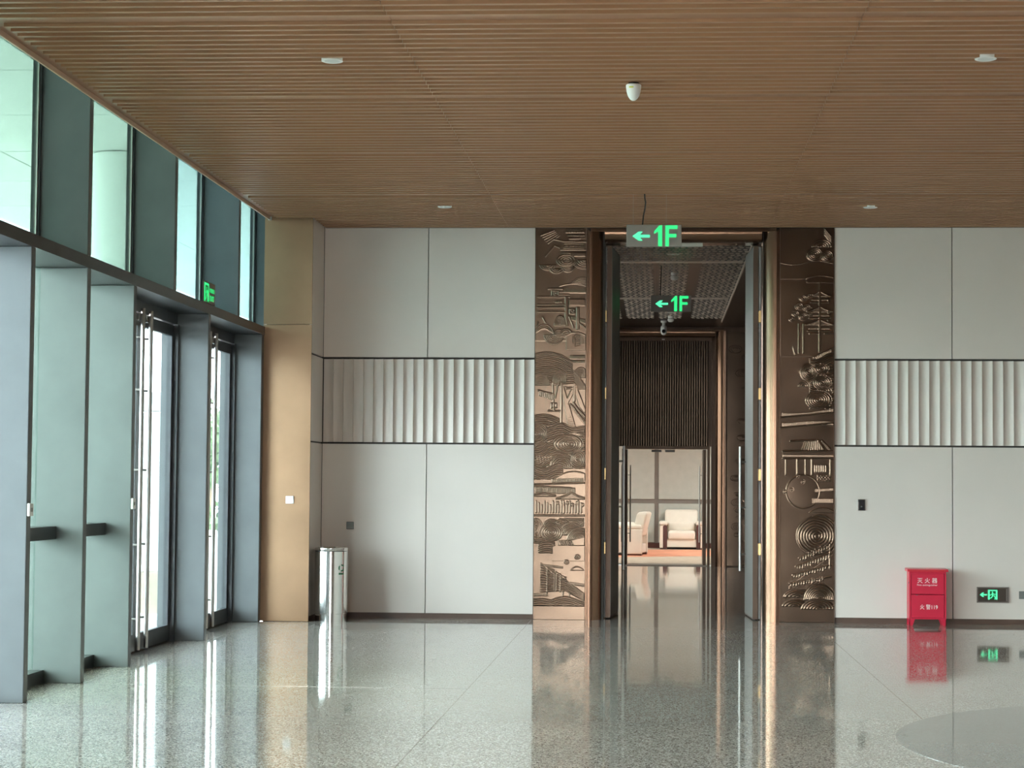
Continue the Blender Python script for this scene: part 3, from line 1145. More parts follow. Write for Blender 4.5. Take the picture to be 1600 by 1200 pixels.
dn += 1
d3 = tag(empty('door_%d' % dn, (0.31, 22.4, 0)), 'pair of tall bronze leaves standing open into the passage', 'door', kind='structure')
tall_leaf(d3, -0.526, -1, 0.072)
tall_leaf(d3, 1.122, 1, 0.048)
for s, x in ((-1, -0.600), (1, 1.200)):
    box('edge_strip', 'white_plastic', d3, *sorted((x - s * 0.012, x + s * 0.02)), 22.44, 22.452, 0.012, 4.34, label='white strip standing in for the slit of light along the hinge gap')  # white strip painted in where light gleams between leaf and jamb
cl = box('door_closer_plate', 'beige_plate', None, 0.284, 0.529, 22.27, 22.30, 4.322, 4.384, c=0.004)
tag(cl, 'pale plate under the head of the tall doorway beside hanging sign', 'plate')

# ------------------------------------------------------------------ passage behind the doorway
pl = MB()
pl.box(-3.0, -2.8, D + 0.35, 25.0, 0, 4.7).box(-3.0, -2.8, 36.0, 37.0, 0, 4.7).box(-3.0, -2.8, 25.0, 36.0, 0, 0.3).box(-3.0, -2.8, 25.0, 36.0, 4.2, 4.7)
for y in (27.7, 30.4, 33.1):
    pl.box(-3.0, -2.8, y, y + 0.12, 0.3, 4.2)
pl = pl.build('wall_passage_left', 'bronze_dark')
tag(pl, 'dark bronze side wall with tall window openings on the left of the passage', 'wall', kind='structure')
pr = MB().box(3.0, 3.2, D + 0.35, 37.0, 0, 4.7).build('wall_passage_right', 'bronze_dark')
tag(pr, 'dark bronze side wall on the right of the passage', 'wall', kind='structure')
cp = MB().box(-3.0, 3.2, D + 0.35, 37.2, 4.60, 4.75).build('ceiling_passage', 'ceiling_bronze')
tag(cp, 'dark metal passage ceiling with embossed marks, their glints painted pale', 'ceiling', kind='structure')
em = MB()
for iy in range(62):
    y = 22.75 + iy * 0.20
    if y > 35.0:
        break
    for ix in range(25):
        if ix in (3, 10, 16, 17) and iy > 14:
            continue
        x = -0.84 + ix * 0.083 + (0.012 if iy % 2 else -0.012)
        w, h, dd = 0.027, 0.013 + 0.005 * math.sin(ix * 2.1 + iy * 1.3), 0.07
        em.add([(x - w, y, 4.60), (x + w, y, 4.60), (x + w * 0.8, y + 0.012, 4.60 - h), (x - w * 0.8, y + 0.012, 4.60 - h), (x - w, y + dd, 4.60), (x + w, y + dd, 4.60)],
               [(0, 1, 2, 3), (3, 2, 5, 4), (1, 5, 2), (0, 3, 4)])
e1 = em.build('embossing', 'emboss_pale', cp)
e1['kind'] = 'stuff'
for y in (26.05, 31.2):
    box('cross_strip', 'emboss_pale', cp, -0.9, 1.16, y, y + 0.14, 4.585, 4.60)
for x in (-0.92, 1.19):
    box('side_trim', 'emboss_pale', cp, x, x + 0.02, 22.6, 35.6, 4.57, 4.60)

glass('glass_grey', (0.46, 0.465, 0.45))  # dark tint added to cut the daylight entering the passage
wpw = tag(empty('window_20', (-2.9, 30, 0)), 'unseen tall panes, tinted grey to dim daylight, in the left side wall of the passage', 'window', kind='structure')
for a, b in ((25.0, 27.7), (27.82, 30.4), (30.52, 33.1), (33.22, 36.0)):
    box('pane', 'glass_grey', wpw, -2.92, -2.91, a, b, 0.3, 4.2)
portal('daylight_portal', (-3.1, 30.5, 2.25), (0, -PI / 2, 0), 3.9, 11.0)
# end wall of the passage
YF = 37.0
we = MB()
we.box(-3.0, -0.72, YF + 0.06, YF + 0.3, 0, 4.7)
we.box(1.06, 3.2, YF + 0.06, YF + 0.3, 0, 4.7)
we.box(-0.72, 1.06, YF + 0.10, YF + 0.3, 2.30, 4.7)
we = we.build('wall_passage_end', 'bronze_dark')
tag(we, 'dark end wall of the passage with ribbed panel over the door', 'wall', kind='structure')
surround('trim_4', YF, -0.80, 1.122, 4.40, 0.16, 0.10, 0.04, 0.1, 'bronze', 'rounded bronze surround at the far end of the passage')
box('head_board', 'bronze_dark', we, -0.80, 1.12, YF + 0.06, YF + 0.10, 4.335, 4.40)
rb = None
for i in range(37):
    x = -0.70 + i * 0.0465
    if rb is None:
        rb = MB().prism([(-0.02, YF + 0.10), (-0.012, YF + 0.07), (0.0, YF + 0.062), (0.012, YF + 0.07), (0.02, YF + 0.10)], 'z', 2.31, 4.335, smooth=True).build('rib', 'bronze_dark', we)
        rb.location = (x, 0, 0)
    else:
        o = link('rib', rb.data, we)
        o.location = (x, 0, 0)
for x0, x1 in ((1.36, 1.98), (-1.66, -1.04)):
    box('side_panel', 'bronze_relief', we, x0, x1, YF + 0.04, YF + 0.062, 0.02, 4.5)
    c = MB()
    rnd = random.Random(int(x0 * 100))
    for k in range(26):
        cxx, czz, rr = rnd.uniform(x0 + 0.14, x1 - 0.14), 0.3 + 0.155 * k, rnd.uniform(0.06, 0.13)
        for q in (1.0, 0.66, 0.33):
            pts = [(cxx + rr * q * math.cos(t * PI / 8), YF + 0.038, czz + rr * q * 0.6 * math.sin(t * PI / 8)) for t in range(rnd.choice((9, 12, 17)))]
            c.tube(pts, 0.006, 4)
    o = c.build('carving', 'bronze_relief', we)
    o['kind'] = 'stuff'

# far door with two leaves
dn += 1
d4 = tag(empty('door_%d' % dn, (0.17, YF, 0)), 'open bronze framed double door at the end of the passage', 'door', kind='structure')
box('head_frame', 'bronze_dark', d4, -0.64, 1.03, YF + 0.02, YF + 0.30, 2.245, 2.305)
box('jamb', 'bronze_dark', d4, -0.66, -0.625, YF + 0.02, YF + 0.30, 0, 2.245)
box('jamb', 'bronze_dark', d4, 0.985, 1.03, YF + 0.02, YF + 0.30, 0, 2.245)
for s, x in ((-1, -0.56), (1, 0.905)):
    lf = box('door_leaf', 'bronze_dark', d4, *sorted((x, x + s * 0.06)), YF + 0.30, YF + 1.05, 0.012, 2.24)
    h = MB()
    hy = YF + 0.95
    for hx in (x - s * 0.055, x + s * 0.115):
        h.tube([(hx, hy, 0.43), (hx, hy, 1.94)], 0.014, 10)
    for z in (0.60, 1.19, 1.75):
        h.tube([(x - s * 0.055, hy, z), (x + s * 0.115, hy, z)], 0.010, 8)
    h.build('pull_handle', 'brushed_steel', lf)
for x in (-0.09, 0.17):
    o = box('closer', 'grey_plastic', d4, x, x + 0.19, YF + 0.30, YF + 0.36, 2.19, 2.235, c=0.004)
thr = box('threshold', 'panel_bar', d4, -0.62, 0.985, YF + 0.05, YF + 0.9, 0.0, 0.012)

# ------------------------------------------------------------------ lounge beyond
YR = 47.35
lo = MB().box(-6, 6, YR + 0.05, YR + 0.25, 0, 3.3).build('wall_lounge_back', 'panel_bar')
tag(lo, 'pale panelled back wall of the bright lounge', 'wall', kind='structure')
for x0, x1 in ((-2.5, -1.40), (-1.31, -0.035), (0.06, 1.36), (1.45, 2.6)):
    for z0, z1 in ((0.14, 1.10), (1.20, 3.2)):
        box('lounge_panel', 'panel_grey', lo, x0, x1, YR, YR + 0.049, z0, z1, c=0.012)
box('skirting', 'baseboard_red', lo, -6, 6, YR - 0.01, YR + 0.049, 0, 0.13)
for x, nm, ww in ((-6, 'wall_lounge_left', 'left'), (5.85, 'wall_lounge_right', 'right')):
    o = MB().box(x, x + 0.15, YF + 0.3, YR + 0.2, 0, 3.3).build(nm, 'panel_grey')
    tag(o, 'pale side wall of the lounge on the %s' % ww, 'wall', kind='structure')
o = MB().box(-6, -3.0, YF + 0.2, YF + 0.3, 0, 3.3).box(3.2, 6, YF + 0.2, YF + 0.3, 0, 3.3).build('wall_lounge_front', 'panel_grey')
tag(o, 'pale wall of the lounge on either side of its door', 'wall', kind='structure')
o = MB().box(-6, 6, YF + 0.3, YR + 0.2, 3.2, 3.35).build('ceiling_lounge', 'plaster')
tag(o, 'plain white ceiling of the lounge', 'ceiling', kind='structure')
o = MB().box(-6, 6, YF + 0.3, YR + 0.2, -0.1, -0.001).build('floor_lounge', 'paving')
tag(o, 'floor slab under the lounge carpet', 'floor', kind='structure')
ca = MB().box(-5.8, 5.8, 37.95, YR - 0.02, 0.0, 0.008).build('carpet', 'carpet_tan')
tag(ca, 'tan carpet with a broad orange band in the lounge', 'carpet')
bn = MB()
pts = []
for i in range(25):
    x = -5 + 10 * i / 24
    pts.append((x, 41.6 + 0.5 * math.sin(x * 1.3)))
for i in range(25):
    x = 5 - 10 * i / 24
    pts.append((x, 45.6 + 0.6 * math.sin(x * 0.9 + 1)))
for i in range(24):
    bn.add([(pts[i][0], pts[i][1], 0.0085), (pts[i + 1][0], pts[i + 1][1], 0.0085), (pts[48 - i][0], pts[48 - i][1], 0.0085), (pts[49 - i][0], pts[49 - i][1], 0.0085)], [(0, 1, 2, 3)])
bn.build('orange_band', 'carpet_orange', ca, label='orange band woven into the carpet')


def soft_box(b, x0, x1, y0, y1, z0, z1, r=0.05, n=4):
    """box with rounded edges (superellipsoid-like shell)"""
    cx, cy, cz = (x0 + x1) / 2, (y0 + y1) / 2, (z0 + z1) / 2
    hx, hy, hz = (x1 - x0) / 2, (y1 - y0) / 2, (z1 - z0) / 2
    r = min(r, hx, hy, hz)
    nu, nv = 8 * n, 4 * n
    vs, fs = [], []
    for j in range(nv + 1):
        ph = -PI / 2 + PI * j / nv
        for i in range(nu):
            th = 2 * PI * (i + 0.5) / nu
            dx, dy, dz = math.cos(ph) * math.cos(th), math.cos(ph) * math.sin(th), math.sin(ph)
            sx = math.copysign(1, dx)
            sy = math.copysign(1, dy)
            sz = math.copysign(1, dz) if j != nv // 2 else (1 if dz >= 0 else -1)
            vs.append((cx + sx * (hx - r) + r * dx, cy + sy * (hy - r) + r * dy, cz + sz * (hz - r) + r * dz))
    for j in range(nv):
        for i in range(nu):
            k = (i + 1) % nu
            fs.append((j * nu + i, j * nu + k, (j + 1) * nu + k, (j + 1) * nu + i))
    fs.append(tuple(range(nu))[::-1])
    fs.append(tuple(range(nv * nu, nv * nu + nu)))
    b.add(vs, fs, True)
    return b


def armchair(loc, rz, label):
    """local frame: front faces -y, 1.04 wide, 0.86 deep"""
    a = tag(empty('armchair', loc, rz), label, 'armchair', 'cream armchairs in the lounge')
    b = MB()
    b.box(-0.40, 0.40, -0.38, 0.36, 0.05, 0.24, c=0.01)
    b.build('seat_base', 'leather', a, local=True)
    soft_box(MB(), -0.335, 0.335, -0.43, 0.22, 0.22, 0.45, 0.07).build('seat_cushion', 'leather', a, local=True)
    bk = MB()
    soft_box(bk, -0.40, 0.40, 0.12, 0.36, 0.40, 0.95, 0.07)
    bk.v = [(x, y + max(0, z - 0.42) * 0.26, z) for x, y, z in bk.v]
    bk.build('backrest', 'leather', a, local=True)
    lw = MB()
    soft_box(lw, -0.335, 0.335, 0.06, 0.20, 0.42, 0.64, 0.05)
    lw.build('back_cushion', 'leather', a, local=True)
    for s in (-1, 1):
        ar = MB()
        soft_box(ar, *sorted((s * 0.34, s * 0.54)), -0.42, 0.36, 0.57, 0.67, 0.045)
        ar.build('armrest', 'leather', a, local=True)
        sd = MB().box(*sorted((s * 0.43, s * 0.53)), -0.40, 0.38, 0.03, 0.57, c=0.012)
        sd.build('side_panel', 'leather', a, local=True)
        wd = MB().prism([(s * 0.35, 0.02), (s * 0.45, 0.02), (s * 0.45, 0.55), (s * 0.40, 0.585), (s * 0.35, 0.55)], 'y', -0.41, -0.33)
        wd.build('wood_front', 'dark_wood', a, local=True)
        MB().box(*sorted((s * 0.36, s * 0.52)), -0.39, 0.37, 0.0, 0.03).build('plinth', 'dark_wood', a, local=True)
    return a


armchair((0.62, 46.82, 0.0095), 0.0, 'cream leather armchair facing the passage, in front of the panelled wall')
armchair((-0.62, 42.7, 0.0095), -PI / 2 - 0.12, 'cream armchair seen from the side, nearest the lounge door')
armchair((-0.80, 44.6, 0.0095), PI / 2 + 0.25, 'cream armchair half hidden behind the nearest armchair')

for i, (x, y) in enumerate(((-2.6, 40), (2.6, 40), (-2.6, 44.4), (2.6, 44.4))):  # lamps out of view, added to brighten the lounge
    l = tag(empty('added_ceiling_light', (x, y, 3.2)), 'unseen square light added to brighten the lounge, %s' % ['front one above the near armchair side', 'front one on the door handle side', 'rear one above the hidden armchair side', 'rear one above the facing armchair side'][i], 'ceiling light', 'unseen lights added to brighten the lounge')
    box('frame', 'white_plastic', l, x - 0.65, x + 0.65, y - 0.65, y + 0.65, 3.17, 3.20)
    box('diffuser', 'lamp_panel', l, x - 0.6, x + 0.6, y - 0.6, y + 0.6, 3.160, 3.17)


# ------------------------------------------------------------------ ceiling fittings
def downlight(x, y, z, r, label, group):
    d = tag(empty('downlight', (x, y, z)), label, 'downlight', group)
    MB().lathe([(r * 0.74, 0.02), (r * 0.74, -0.002), (r * 0.9, -0.0045), (r, -0.002), (r, 0.02)], x, y, z, 28).build('ring', 'white_plastic', d)
    MB().lathe([(r * 0.73, 0.004), (r * 0.73, -0.0025)], x, y, z, 28, smooth=False).build('diffuser', 'diffuser', d)
    return d


G1 = 'round white downlights in the slatted ceiling'
downlight(-2.289, 13.28, ZC, 0.075, 'round white downlight in the slats, nearer one on the window side', G1)
downlight(2.266, 13.33, ZC, 0.075, 'round white downlight in the slats, nearer one on the side away from windows', G1)
downlight(-2.278, 20.40, ZC, 0.075, 'small white downlight in the slats above the left wall panels', G1)
downlight(2.262, 20.47, ZC, 0.075, 'small white downlight in the slats above the right wall panels', G1)
sd = tag(empty('ceiling_sensor', (-0.179, 14.07, ZC)), 'white bowl shaped sensor with yellow sticker under the slatted ceiling', 'sensor')
MB().lathe([(0.040, 0.0), (0.040, -0.014)], -0.179, 14.07, ZC, 24).build('mount', 'black_plastic', sd)
MB().lathe([(0.050, -0.012), (0.0565, -0.018), (0.0555, -0.04), (0.051, -0.07), (0.042, -0.098), (0.028, -0.120), (0.012, -0.131), (0.0, -0.133)], -0.179, 14.07, ZC, 32).build('bowl', 'white_plastic', sd)
stk = MB()
vs, fs = [], []
for j in range(2):
    for i in range(6):
        t = -PI / 2 - 0.62 + 0.62 * i / 5
        r = 0.0568
        vs.append((-0.179 + r * math.cos(t), 14.07 + r * math.sin(t), ZC - 0.034 - 0.012 * j))
for i in range(5):
    fs.append((i, i + 1, i + 7, i + 6))
stk.add(vs, fs)
stk.build('sticker', 'sticker_yellow', sd)
downlight(0.215, 25.3, 4.60, 0.085, 'flat white downlight in the passage ceiling, nearest the doorway', 'white downlights in the passage ceiling')
downlight(0.244, 33.9, 4.60, 0.085, 'flat white downlight in the passage ceiling, below the second sign', 'white downlights in the passage ceiling')


def detector(x, y, z, label):
    d = tag(empty('smoke_detector', (x, y, z)), label, 'smoke detector', 'smoke detectors in the passage ceiling')
    MB().lathe([(0.052, 0.0), (0.052, -0.03), (0.046, -0.04)], x, y, z, 24).build('base', 'white_plastic', d)
    MB().lathe([(0.030, -0.038), (0.056, -0.052), (0.056, -0.085), (0.035, -0.108), (0.0, -0.112)], x, y, z, 24).build('cap', 'white_plastic', d)


detector(0.250, 27.5, 4.60, 'white domed smoke detector above the second hanging sign')
detector(0.249, 34.6, 4.60, 'white domed smoke detector below the second hanging sign, beside the camera')
cm = tag(empty('security_camera', (0.128, 35.6, 4.60)), 'white security camera with black lens at the end of passage ceiling', 'camera')
MB().lathe([(0.055, 0.0), (0.055, -0.03), (0.03, -0.05), (0.03, -0.10)], 0.128, 35.6, 4.60, 20).build('mount', 'white_plastic', cm)
MB().lathe([(0.0, -0.09), (0.05, -0.10), (0.058, -0.14), (0.058, -0.20), (0.045, -0.245), (0.02, -0.265), (0.0, -0.268)], 0.128, 35.6, 4.60, 24).build('housing', 'white_plastic', cm)
MB().lathe([(0.036, -0.055), (0.036, -0.061), (0.0, -0.066)], 0.128, 35.6, 4.40, 20, axis='y').build('lens', 'black_plastic', cm)
rp_ = box('recorder_tag', 'beige_plate', None, 0.10, 0.155, YF + 0.045, YF + 0.06, 4.352, 4.372)
tag(rp_, 'tiny pale tag on the board over the ribbed panel', 'tag')


# ------------------------------------------------------------------ signs
def poly(name, m, parent, pts, y0, y1):
    return MB().prism(pts, 'y', y0, y1).build(name, m, parent)


def arrow_pts(x, z, L, h):
    """left arrow with swept barbs: tip at x, length L, head height h"""
    return [(x, z), (x + 0.36 * L, z + h / 2), (x + 0.60 * L, z + h / 2), (x + 0.44 * L, z + 0.16 * h), (x + L, z + 0.16 * h), (x + L, z - 0.16 * h), (x + 0.44 * L, z - 0.16 * h), (x + 0.60 * L, z - h / 2), (x + 0.36 * L, z - h / 2)]


def floor_sign(x0, y, z0, label, cable, ztop):
    w, h = 0.561, 0.228
    s = tag(empty('hanging_sign', (x0 + w / 2, y, z0)), label, 'sign')
    box('panel', 'sign_body', s, x0, x0 + w, y, y + 0.025, z0, z0 + h, c=0.003)
    yf = (y - 0.0015, y + 0.001)
    poly('arrow', 'sign_mint', s, arrow_pts(x0 + 0.060, z0 + h * 0.485, 0.178, 0.094), *yf)
    X = lambda f: x0 + w * f
    Z = lambda f: z0 + h * f
    poly('figure_one', 'sign_green', s, [(X(.575), Z(.035)), (X(.575), Z(.70)), (X(.50), Z(.58)), (X(.50), Z(.70)), (X(.575), Z(.90)), (X(.595), Z(.965)), (X(.648), Z(.965)), (X(.648), Z(.035))], *yf)
    poly('letter_f', 'sign_green', s, [(X(.705), Z(.035)), (X(.705), Z(.965)), (X(.925), Z(.965)), (X(.925), Z(.805)), (X(.77), Z(.805)), (X(.77), Z(.585)), (X(.905), Z(.585)), (X(.905), Z(.43)), (X(.77), Z(.43)), (X(.77), Z(.035))], *yf)
    MB().tube(cable, 0.0075, 8).build('cable', 'cable_black', s)
    for f in (0.12, 0.72):
        MB().tube([(X(f), y + 0.012, z0 + h), (X(f), y + 0.012, ztop)], 0.0016, 6).build('hanger_wire', 'brushed_steel', s)
    return s


floor_sign(-0.313, 19.49, 3.976, 'green lit 1F sign hanging from the slatted ceiling before the doorway',
           [(-0.130, 19.50, 4.55), (-0.128, 19.50, 4.48), (-0.118, 19.50, 4.43), (-0.128, 19.50, 4.36), (-0.142, 19.50, 4.29), (-0.150, 19.50, 4.20)], 4.56)
floor_sign(-0.084, 26.6, 3.955, 'smaller looking green lit 1F sign hanging inside the passage',
           [(0.06, 26.61, 4.60), (0.058, 26.61, 4.50), (0.052, 26.61, 4.36), (0.048, 26.61, 4.18)], 4.60)


def man(b, x, z, k, y0, y1, flip=1):
    """running figure, head to foot height k"""
    def P(pts):
        b.prism([(x + flip * px * k, z + pz * k) for px, pz in pts], 'y', y0, y1)
    P([(0.05 + 0.085 * math.cos(t * PI / 5), 0.90 + 0.085 * math.sin(t * PI / 5)) for t in range(10)])
    P([(-0.10, 0.76), (0.06, 0.80), (0.14, 0.74), (0.08, 0.42), (-0.08, 0.42), (-0.02, 0.62)])
    P([(-0.06, 0.78), (-0.24, 0.64), (-0.34, 0.70), (-0.38, 0.64), (-0.24, 0.54), (0.0, 0.68)])
    P([(0.10, 0.76), (0.24, 0.60), (0.38, 0.58), (0.38, 0.50), (0.20, 0.52), (0.06, 0.64)])
    P([(-0.08, 0.46), (-0.26, 0.26), (-0.20, 0.02), (-0.30, 0.0), (-0.38, 0.28), (-0.14, 0.52)])
    P([(0.08, 0.46), (0.22, 0.26), (0.44, 0.16), (0.42, 0.06), (0.14, 0.18), (-0.04, 0.42)])


# low exit marker on the right wall
es = tag(empty('exit_sign', (3.82, D, 0.246)), 'low wall exit sign with green arrow and running figure beside red cabinet', 'sign')
x0, x1, z0, z1 = 3.641, 3.999, 0.246, 0.426
fr = MB()
for (a0, a1, b0, b1) in ((x0, x1, z0, z0 + 0.012), (x0, x1, z1 - 0.012, z1), (x0, x0 + 0.012, z0 + 0.012, z1 - 0.012), (x1 - 0.012, x1, z0 + 0.012, z1 - 0.012)):
    fr.box(a0, a1, D - 0.022, D - 0.001, b0, b1)
fr.build('frame', 'sign_rim', es)
box('panel', 'sign_dark', es, x0 + 0.012, x1 - 0.012, D - 0.014, D - 0.001, z0 + 0.012, z1 - 0.012)
box('bevel_strip', 'sign_rim', es, x1 - 0.030, x1 - 0.018, D - 0.018, D - 0.014, z0 + 0.02, z1 - 0.02)
fy = (D - 0.0165, D - 0.013)
poly('arrow', 'sign_mint', es, arrow_pts(x0 + 0.032, 0.337, 0.082, 0.050), *fy)
box('figure_field', 'sign_mint', es, x0 + 0.124, x0 + 0.230, D - 0.0165, D - 0.013, 0.283, 0.393)
box('door_shape', 'green_shade', es, x0 + 0.144, x0 + 0.211, D - 0.0175, D - 0.0165, 0.283, 0.380)
mb = MB()
man(mb, x0 + 0.178, 0.285, 0.090, D - 0.0185, D - 0.0175, -1)
mb.build('running_figure', 'sign_mint', es)

# exit sign on the transom beam, facing into the lobby (+x): built facing -y, then turned
ex = tag(empty('exit_sign', (XF + 0.01, 18.61, 3.306), PI / 2), 'green lit exit sign with running figure standing on the dark transom beam', 'sign')


def exb(name, m, *a):
    return MB().box(*a).build(name, m, ex, local=True)


exb('panel', 'sign_dark', -0.237, 0.237, -0.004, 0.012, 0.0, 0.208)
exb('figure_field', 'sign_green', -0.222, -0.04, -0.007, -0.004, 0.012, 0.192)
exb('door_shape', 'green_shade', -0.190, -0.072, -0.008, -0.007, 0.012, 0.168)
mb = MB()
man(mb, -0.128, 0.016, 0.142, -0.0095, -0.008, -1)
mb.build('running_figure', 'sign_green', ex, local=True)


def text_local(name, body, m, parent, x, z, w, h, y):
    vs, fs = text_mb(body, 1.0, 0.5)
    a = np.array(vs)
    lo_, hi_ = a.min(0), a.max(0)
    a = (a - (lo_ + hi_) / 2) * np.array([w / (hi_[0] - lo_[0]), 0.001, h / (hi_[2] - lo_[2])]) + np.array([x, y, z])
    b = MB()
    b.add([tuple(p) for p in a], fs)
    o = b.build(name, m, parent, local=True)
    o['kind'] = 'stuff'
    return o


text_local('lettering', '安全出口', 'sign_green', ex, 0.10, 0.134, 0.195, 0.046, -0.0055)
text_local('lettering', 'EXIT', 'sign_green', ex, 0.10, 0.056, 0.180, 0.052, -0.0055)

# ------------------------------------------------------------------ small wall fittings
sw = tag(empty('light_switch', (-4.10, 21.366, 1.36)), 'small white square switch plate on the copper pier', 'switch')
box('plate', 'white_plastic', sw, -4.146, -4.055, 21.352, 21.3655, 1.317, 1.402, c=0.004)
box('rocker', 'white_plastic', sw, -4.13, -4.071, 21.349, 21.3515, 1.33, 1.389, c=0.001)
sk = tag(empty('wall_socket', (-3.538, D, 1.06)), 'grey square socket plate on the wall above the steel bin', 'socket')
box('plate', 'grey_plastic', sk, -3.582, -3.496, D - 0.010, D - 0.0005, 1.018, 1.104, c=0.003)
box('insert', 'grey_plastic', sk, -3.560, -3.518, D - 0.012, D - 0.010, 1.040, 1.082)
sk = tag(empty('wall_socket', (4.16, D, 0.335)), 'grey square socket plate low on the wall beside the exit sign', 'socket')
box('plate', 'grey_plastic', sk, 4.114, 4.204, D - 0.010, D - 0.0005, 0.292, 0.380, c=0.003)
box('insert', 'grey_plastic', sk, 4.137, 4.181, D - 0.012, D - 0.010, 0.314, 0.358)
rd = tag(empty('access_reader', (2.342, D, 1.343)), 'small black access reader with steel rim on the right wall', 'reader')
box('rim', 'steel', rd, 2.298, 2.388, D - 0.016, D - 0.0005, 1.277, 1.408, c=0.004)
box('face', 'black_plastic', rd, 2.308, 2.378, D - 0.020, D - 0.016, 1.284, 1.402, c=0.001)
box('key_dot', 'grey_plastic', rd, 2.333, 2.350, D - 0.0208, D - 0.020, 1.318, 1.330)
for (y, z, lb) in ((13.315, 1.35, 'small white push button box on the edge of the foremost fin'), (15.985, 1.367, 'small white push button box on the fin beside the nearer glass door')):
    b_ = tag(empty('push_button', (XF, y, z)), lb, 'button')
    box('housing', 'white_plastic', b_, XF, XF + 0.02, y - 0.042, y + 0.042, z - 0.045, z + 0.045, c=0.003)
    box('button', 'grey_plastic', b_, XF + 0.02, XF + 0.023, y - 0.014, y + 0.014, z - 0.014, z + 0.014, c=0.001)

# ------------------------------------------------------------------ steel bin
bx, by, br = -3.655, 21.56, 0.188
bi = tag(empty('trash_bin', (bx, by, 0)), 'tall polished steel cylindrical bin in the corner beside copper pier', 'trash bin')
MB().lathe([(br - 0.010, 0.0), (br - 0.010, 0.085)], bx, by, 0, 64).build('base_ring', 'steel', bi)
MB().lathe([(br - 0.004, 0.085), (br, 0.088), (br, 0.782), (br - 0.004, 0.785)], bx, by, 0, 64).build('body', 'steel', bi)
MB().lathe([(br - 0.006, 0.785), (br - 0.006, 0.790)], bx, by, 0, 64).build('seam', 'dark_frame', bi)
MB().lathe([(br - 0.002, 0.790), (br, 0.793), (br, 0.820), (br - 0.01, 0.826), (br - 0.03, 0.826), (br - 0.045, 0.80), (0.05, 0.79), (0.0, 0.79)], bx, by, 0, 64).build('lid', 'steel', bi)
# small printed mark on the body: a ring of three chasing arrows over a short bar
mk = MB()


def on_body(t, z, rr=br + 0.0012):
    return (bx + rr * math.sin(t), by - rr * math.cos(t), z)


t0, zc = 0.82, 0.60
for k in range(3):
    a0 = 2 * PI * k / 3 + 0.3
    for j in range(5):
        u0, u1 = a0 + j * 0.28, a0 + (j + 1) * 0.28
        q = [(rr * math.cos(u), rr * math.sin(u)) for rr, u in ((0.026, u0), (0.040, u0), (0.040, u1), (0.026, u1))]
        mk.add([on_body(t0 + p[0] / br, zc + p[1]) for p in q], [(0, 1, 2, 3)])
for k in range(3):
    q = [(-0.035 + 0.024 * k, -0.075), (-0.017 + 0.024 * k, -0.075), (-0.017 + 0.024 * k, -0.055), (-0.035 + 0.024 * k, -0.055)]
    mk.add([on_body(t0 + p[0] / br, zc + p[1]) for p in q], [(0, 1, 2, 3)])
o = mk.build('printed_mark', 'green_shade', bi)
o['kind'] = 'stuff'

# ------------------------------------------------------------------ red extinguisher cabinet
X0, X1, YFc, YBc = 2.842, 3.252, 21.83, 22.04
fc = tag(empty('extinguisher_cabinet', ((X0 + X1) / 2, (YFc + YBc) / 2, 0)), 'red metal fire extinguisher cabinet with white lettering against the right wall', 'cabinet')
zb, zt = 0.072, 0.605
b = MB()
b.box(X0, X0 + 0.018, YFc, YBc, zb, zt)
b.box(X1 - 0.018, X1, YFc, YBc, zb, zt)
b.box(X0 + 0.018, X1 - 0.018, YBc - 0.01, YBc, zb, zt)
b.box(X0 + 0.018, X1 - 0.018, YFc, YBc - 0.01, zb, zb + 0.012)
b.box(X0 + 0.018, X1 - 0.018, YFc, YFc + 0.02, zt - 0.02, zt)
b.build('body', 'red_paint', fc)
lid = MB()
lid.prism([(YFc - 0.030, zt), (YFc - 0.022, zt + 0.010), (YFc + 0.0, zt + 0.026), (YBc, zt + 0.034), (YBc, zt)], 'x', X0 - 0.022, X1 + 0.022)
lid.build('top', 'red_paint_lit', fc)
up = box('door', 'red_paint', fc, X0 + 0.022, X1 - 0.022, YFc + 0.004, YFc + 0.018, 0.352, zt - 0.022, c=0.002)
lw = box('door', 'red_paint', fc, X0 + 0.022, X1 - 0.022, YFc + 0.001, YFc + 0.018, zb + 0.014, 0.345, c=0.002)
box('latch', 'strip_metal', lw, X0 + 0.075, X0 + 0.092, YFc - 0.004, YFc + 0.001, 0.338, 0.3445)
text('lettering', '灭 火 器', 'print_white', up, (X0 + X1) / 2 - 0.004, YFc + 0.0035, 0.505, w=0.222, h=0.058, depth=0.0012)
text('lettering', 'Fire extinguisher', 'print_white', up, (X0 + X1) / 2 - 0.004, YFc + 0.0035, 0.452, w=0.226, h=0.024, depth=0.0012)
text('lettering', '火 警119', 'print_white', lw, (X0 + X1) / 2 + 0.012, YFc + 0.0005, 0.210, w=0.196, h=0.056, depth=0.0012)
for s, x in ((1, X0), (-1, X1)):
    lg = MB().prism([(x, 0.0), (x + s * 0.036, 0.0), (x + s * 0.062, zb), (x, zb)], 'y', YFc, YFc + 0.012)
    lg.prism([(YFc, 0.0), (YFc + 0.036, 0.0), (YFc + 0.062, zb), (YFc, zb)], 'x', *sorted((x, x + s * 0.008)))
    lg.build('leg', 'red_paint', fc)
    lg = MB().prism([(x, 0.0), (x + s * 0.036, 0.0), (x + s * 0.062, zb), (x, zb)], 'y', YBc - 0.012, YBc)
    lg.build('leg', 'red_paint', fc)
box('side_catch', 'grey_plastic', fc, X0 - 0.004, X0, YFc + 0.02, YFc + 0.05, 0.468, 0.488)

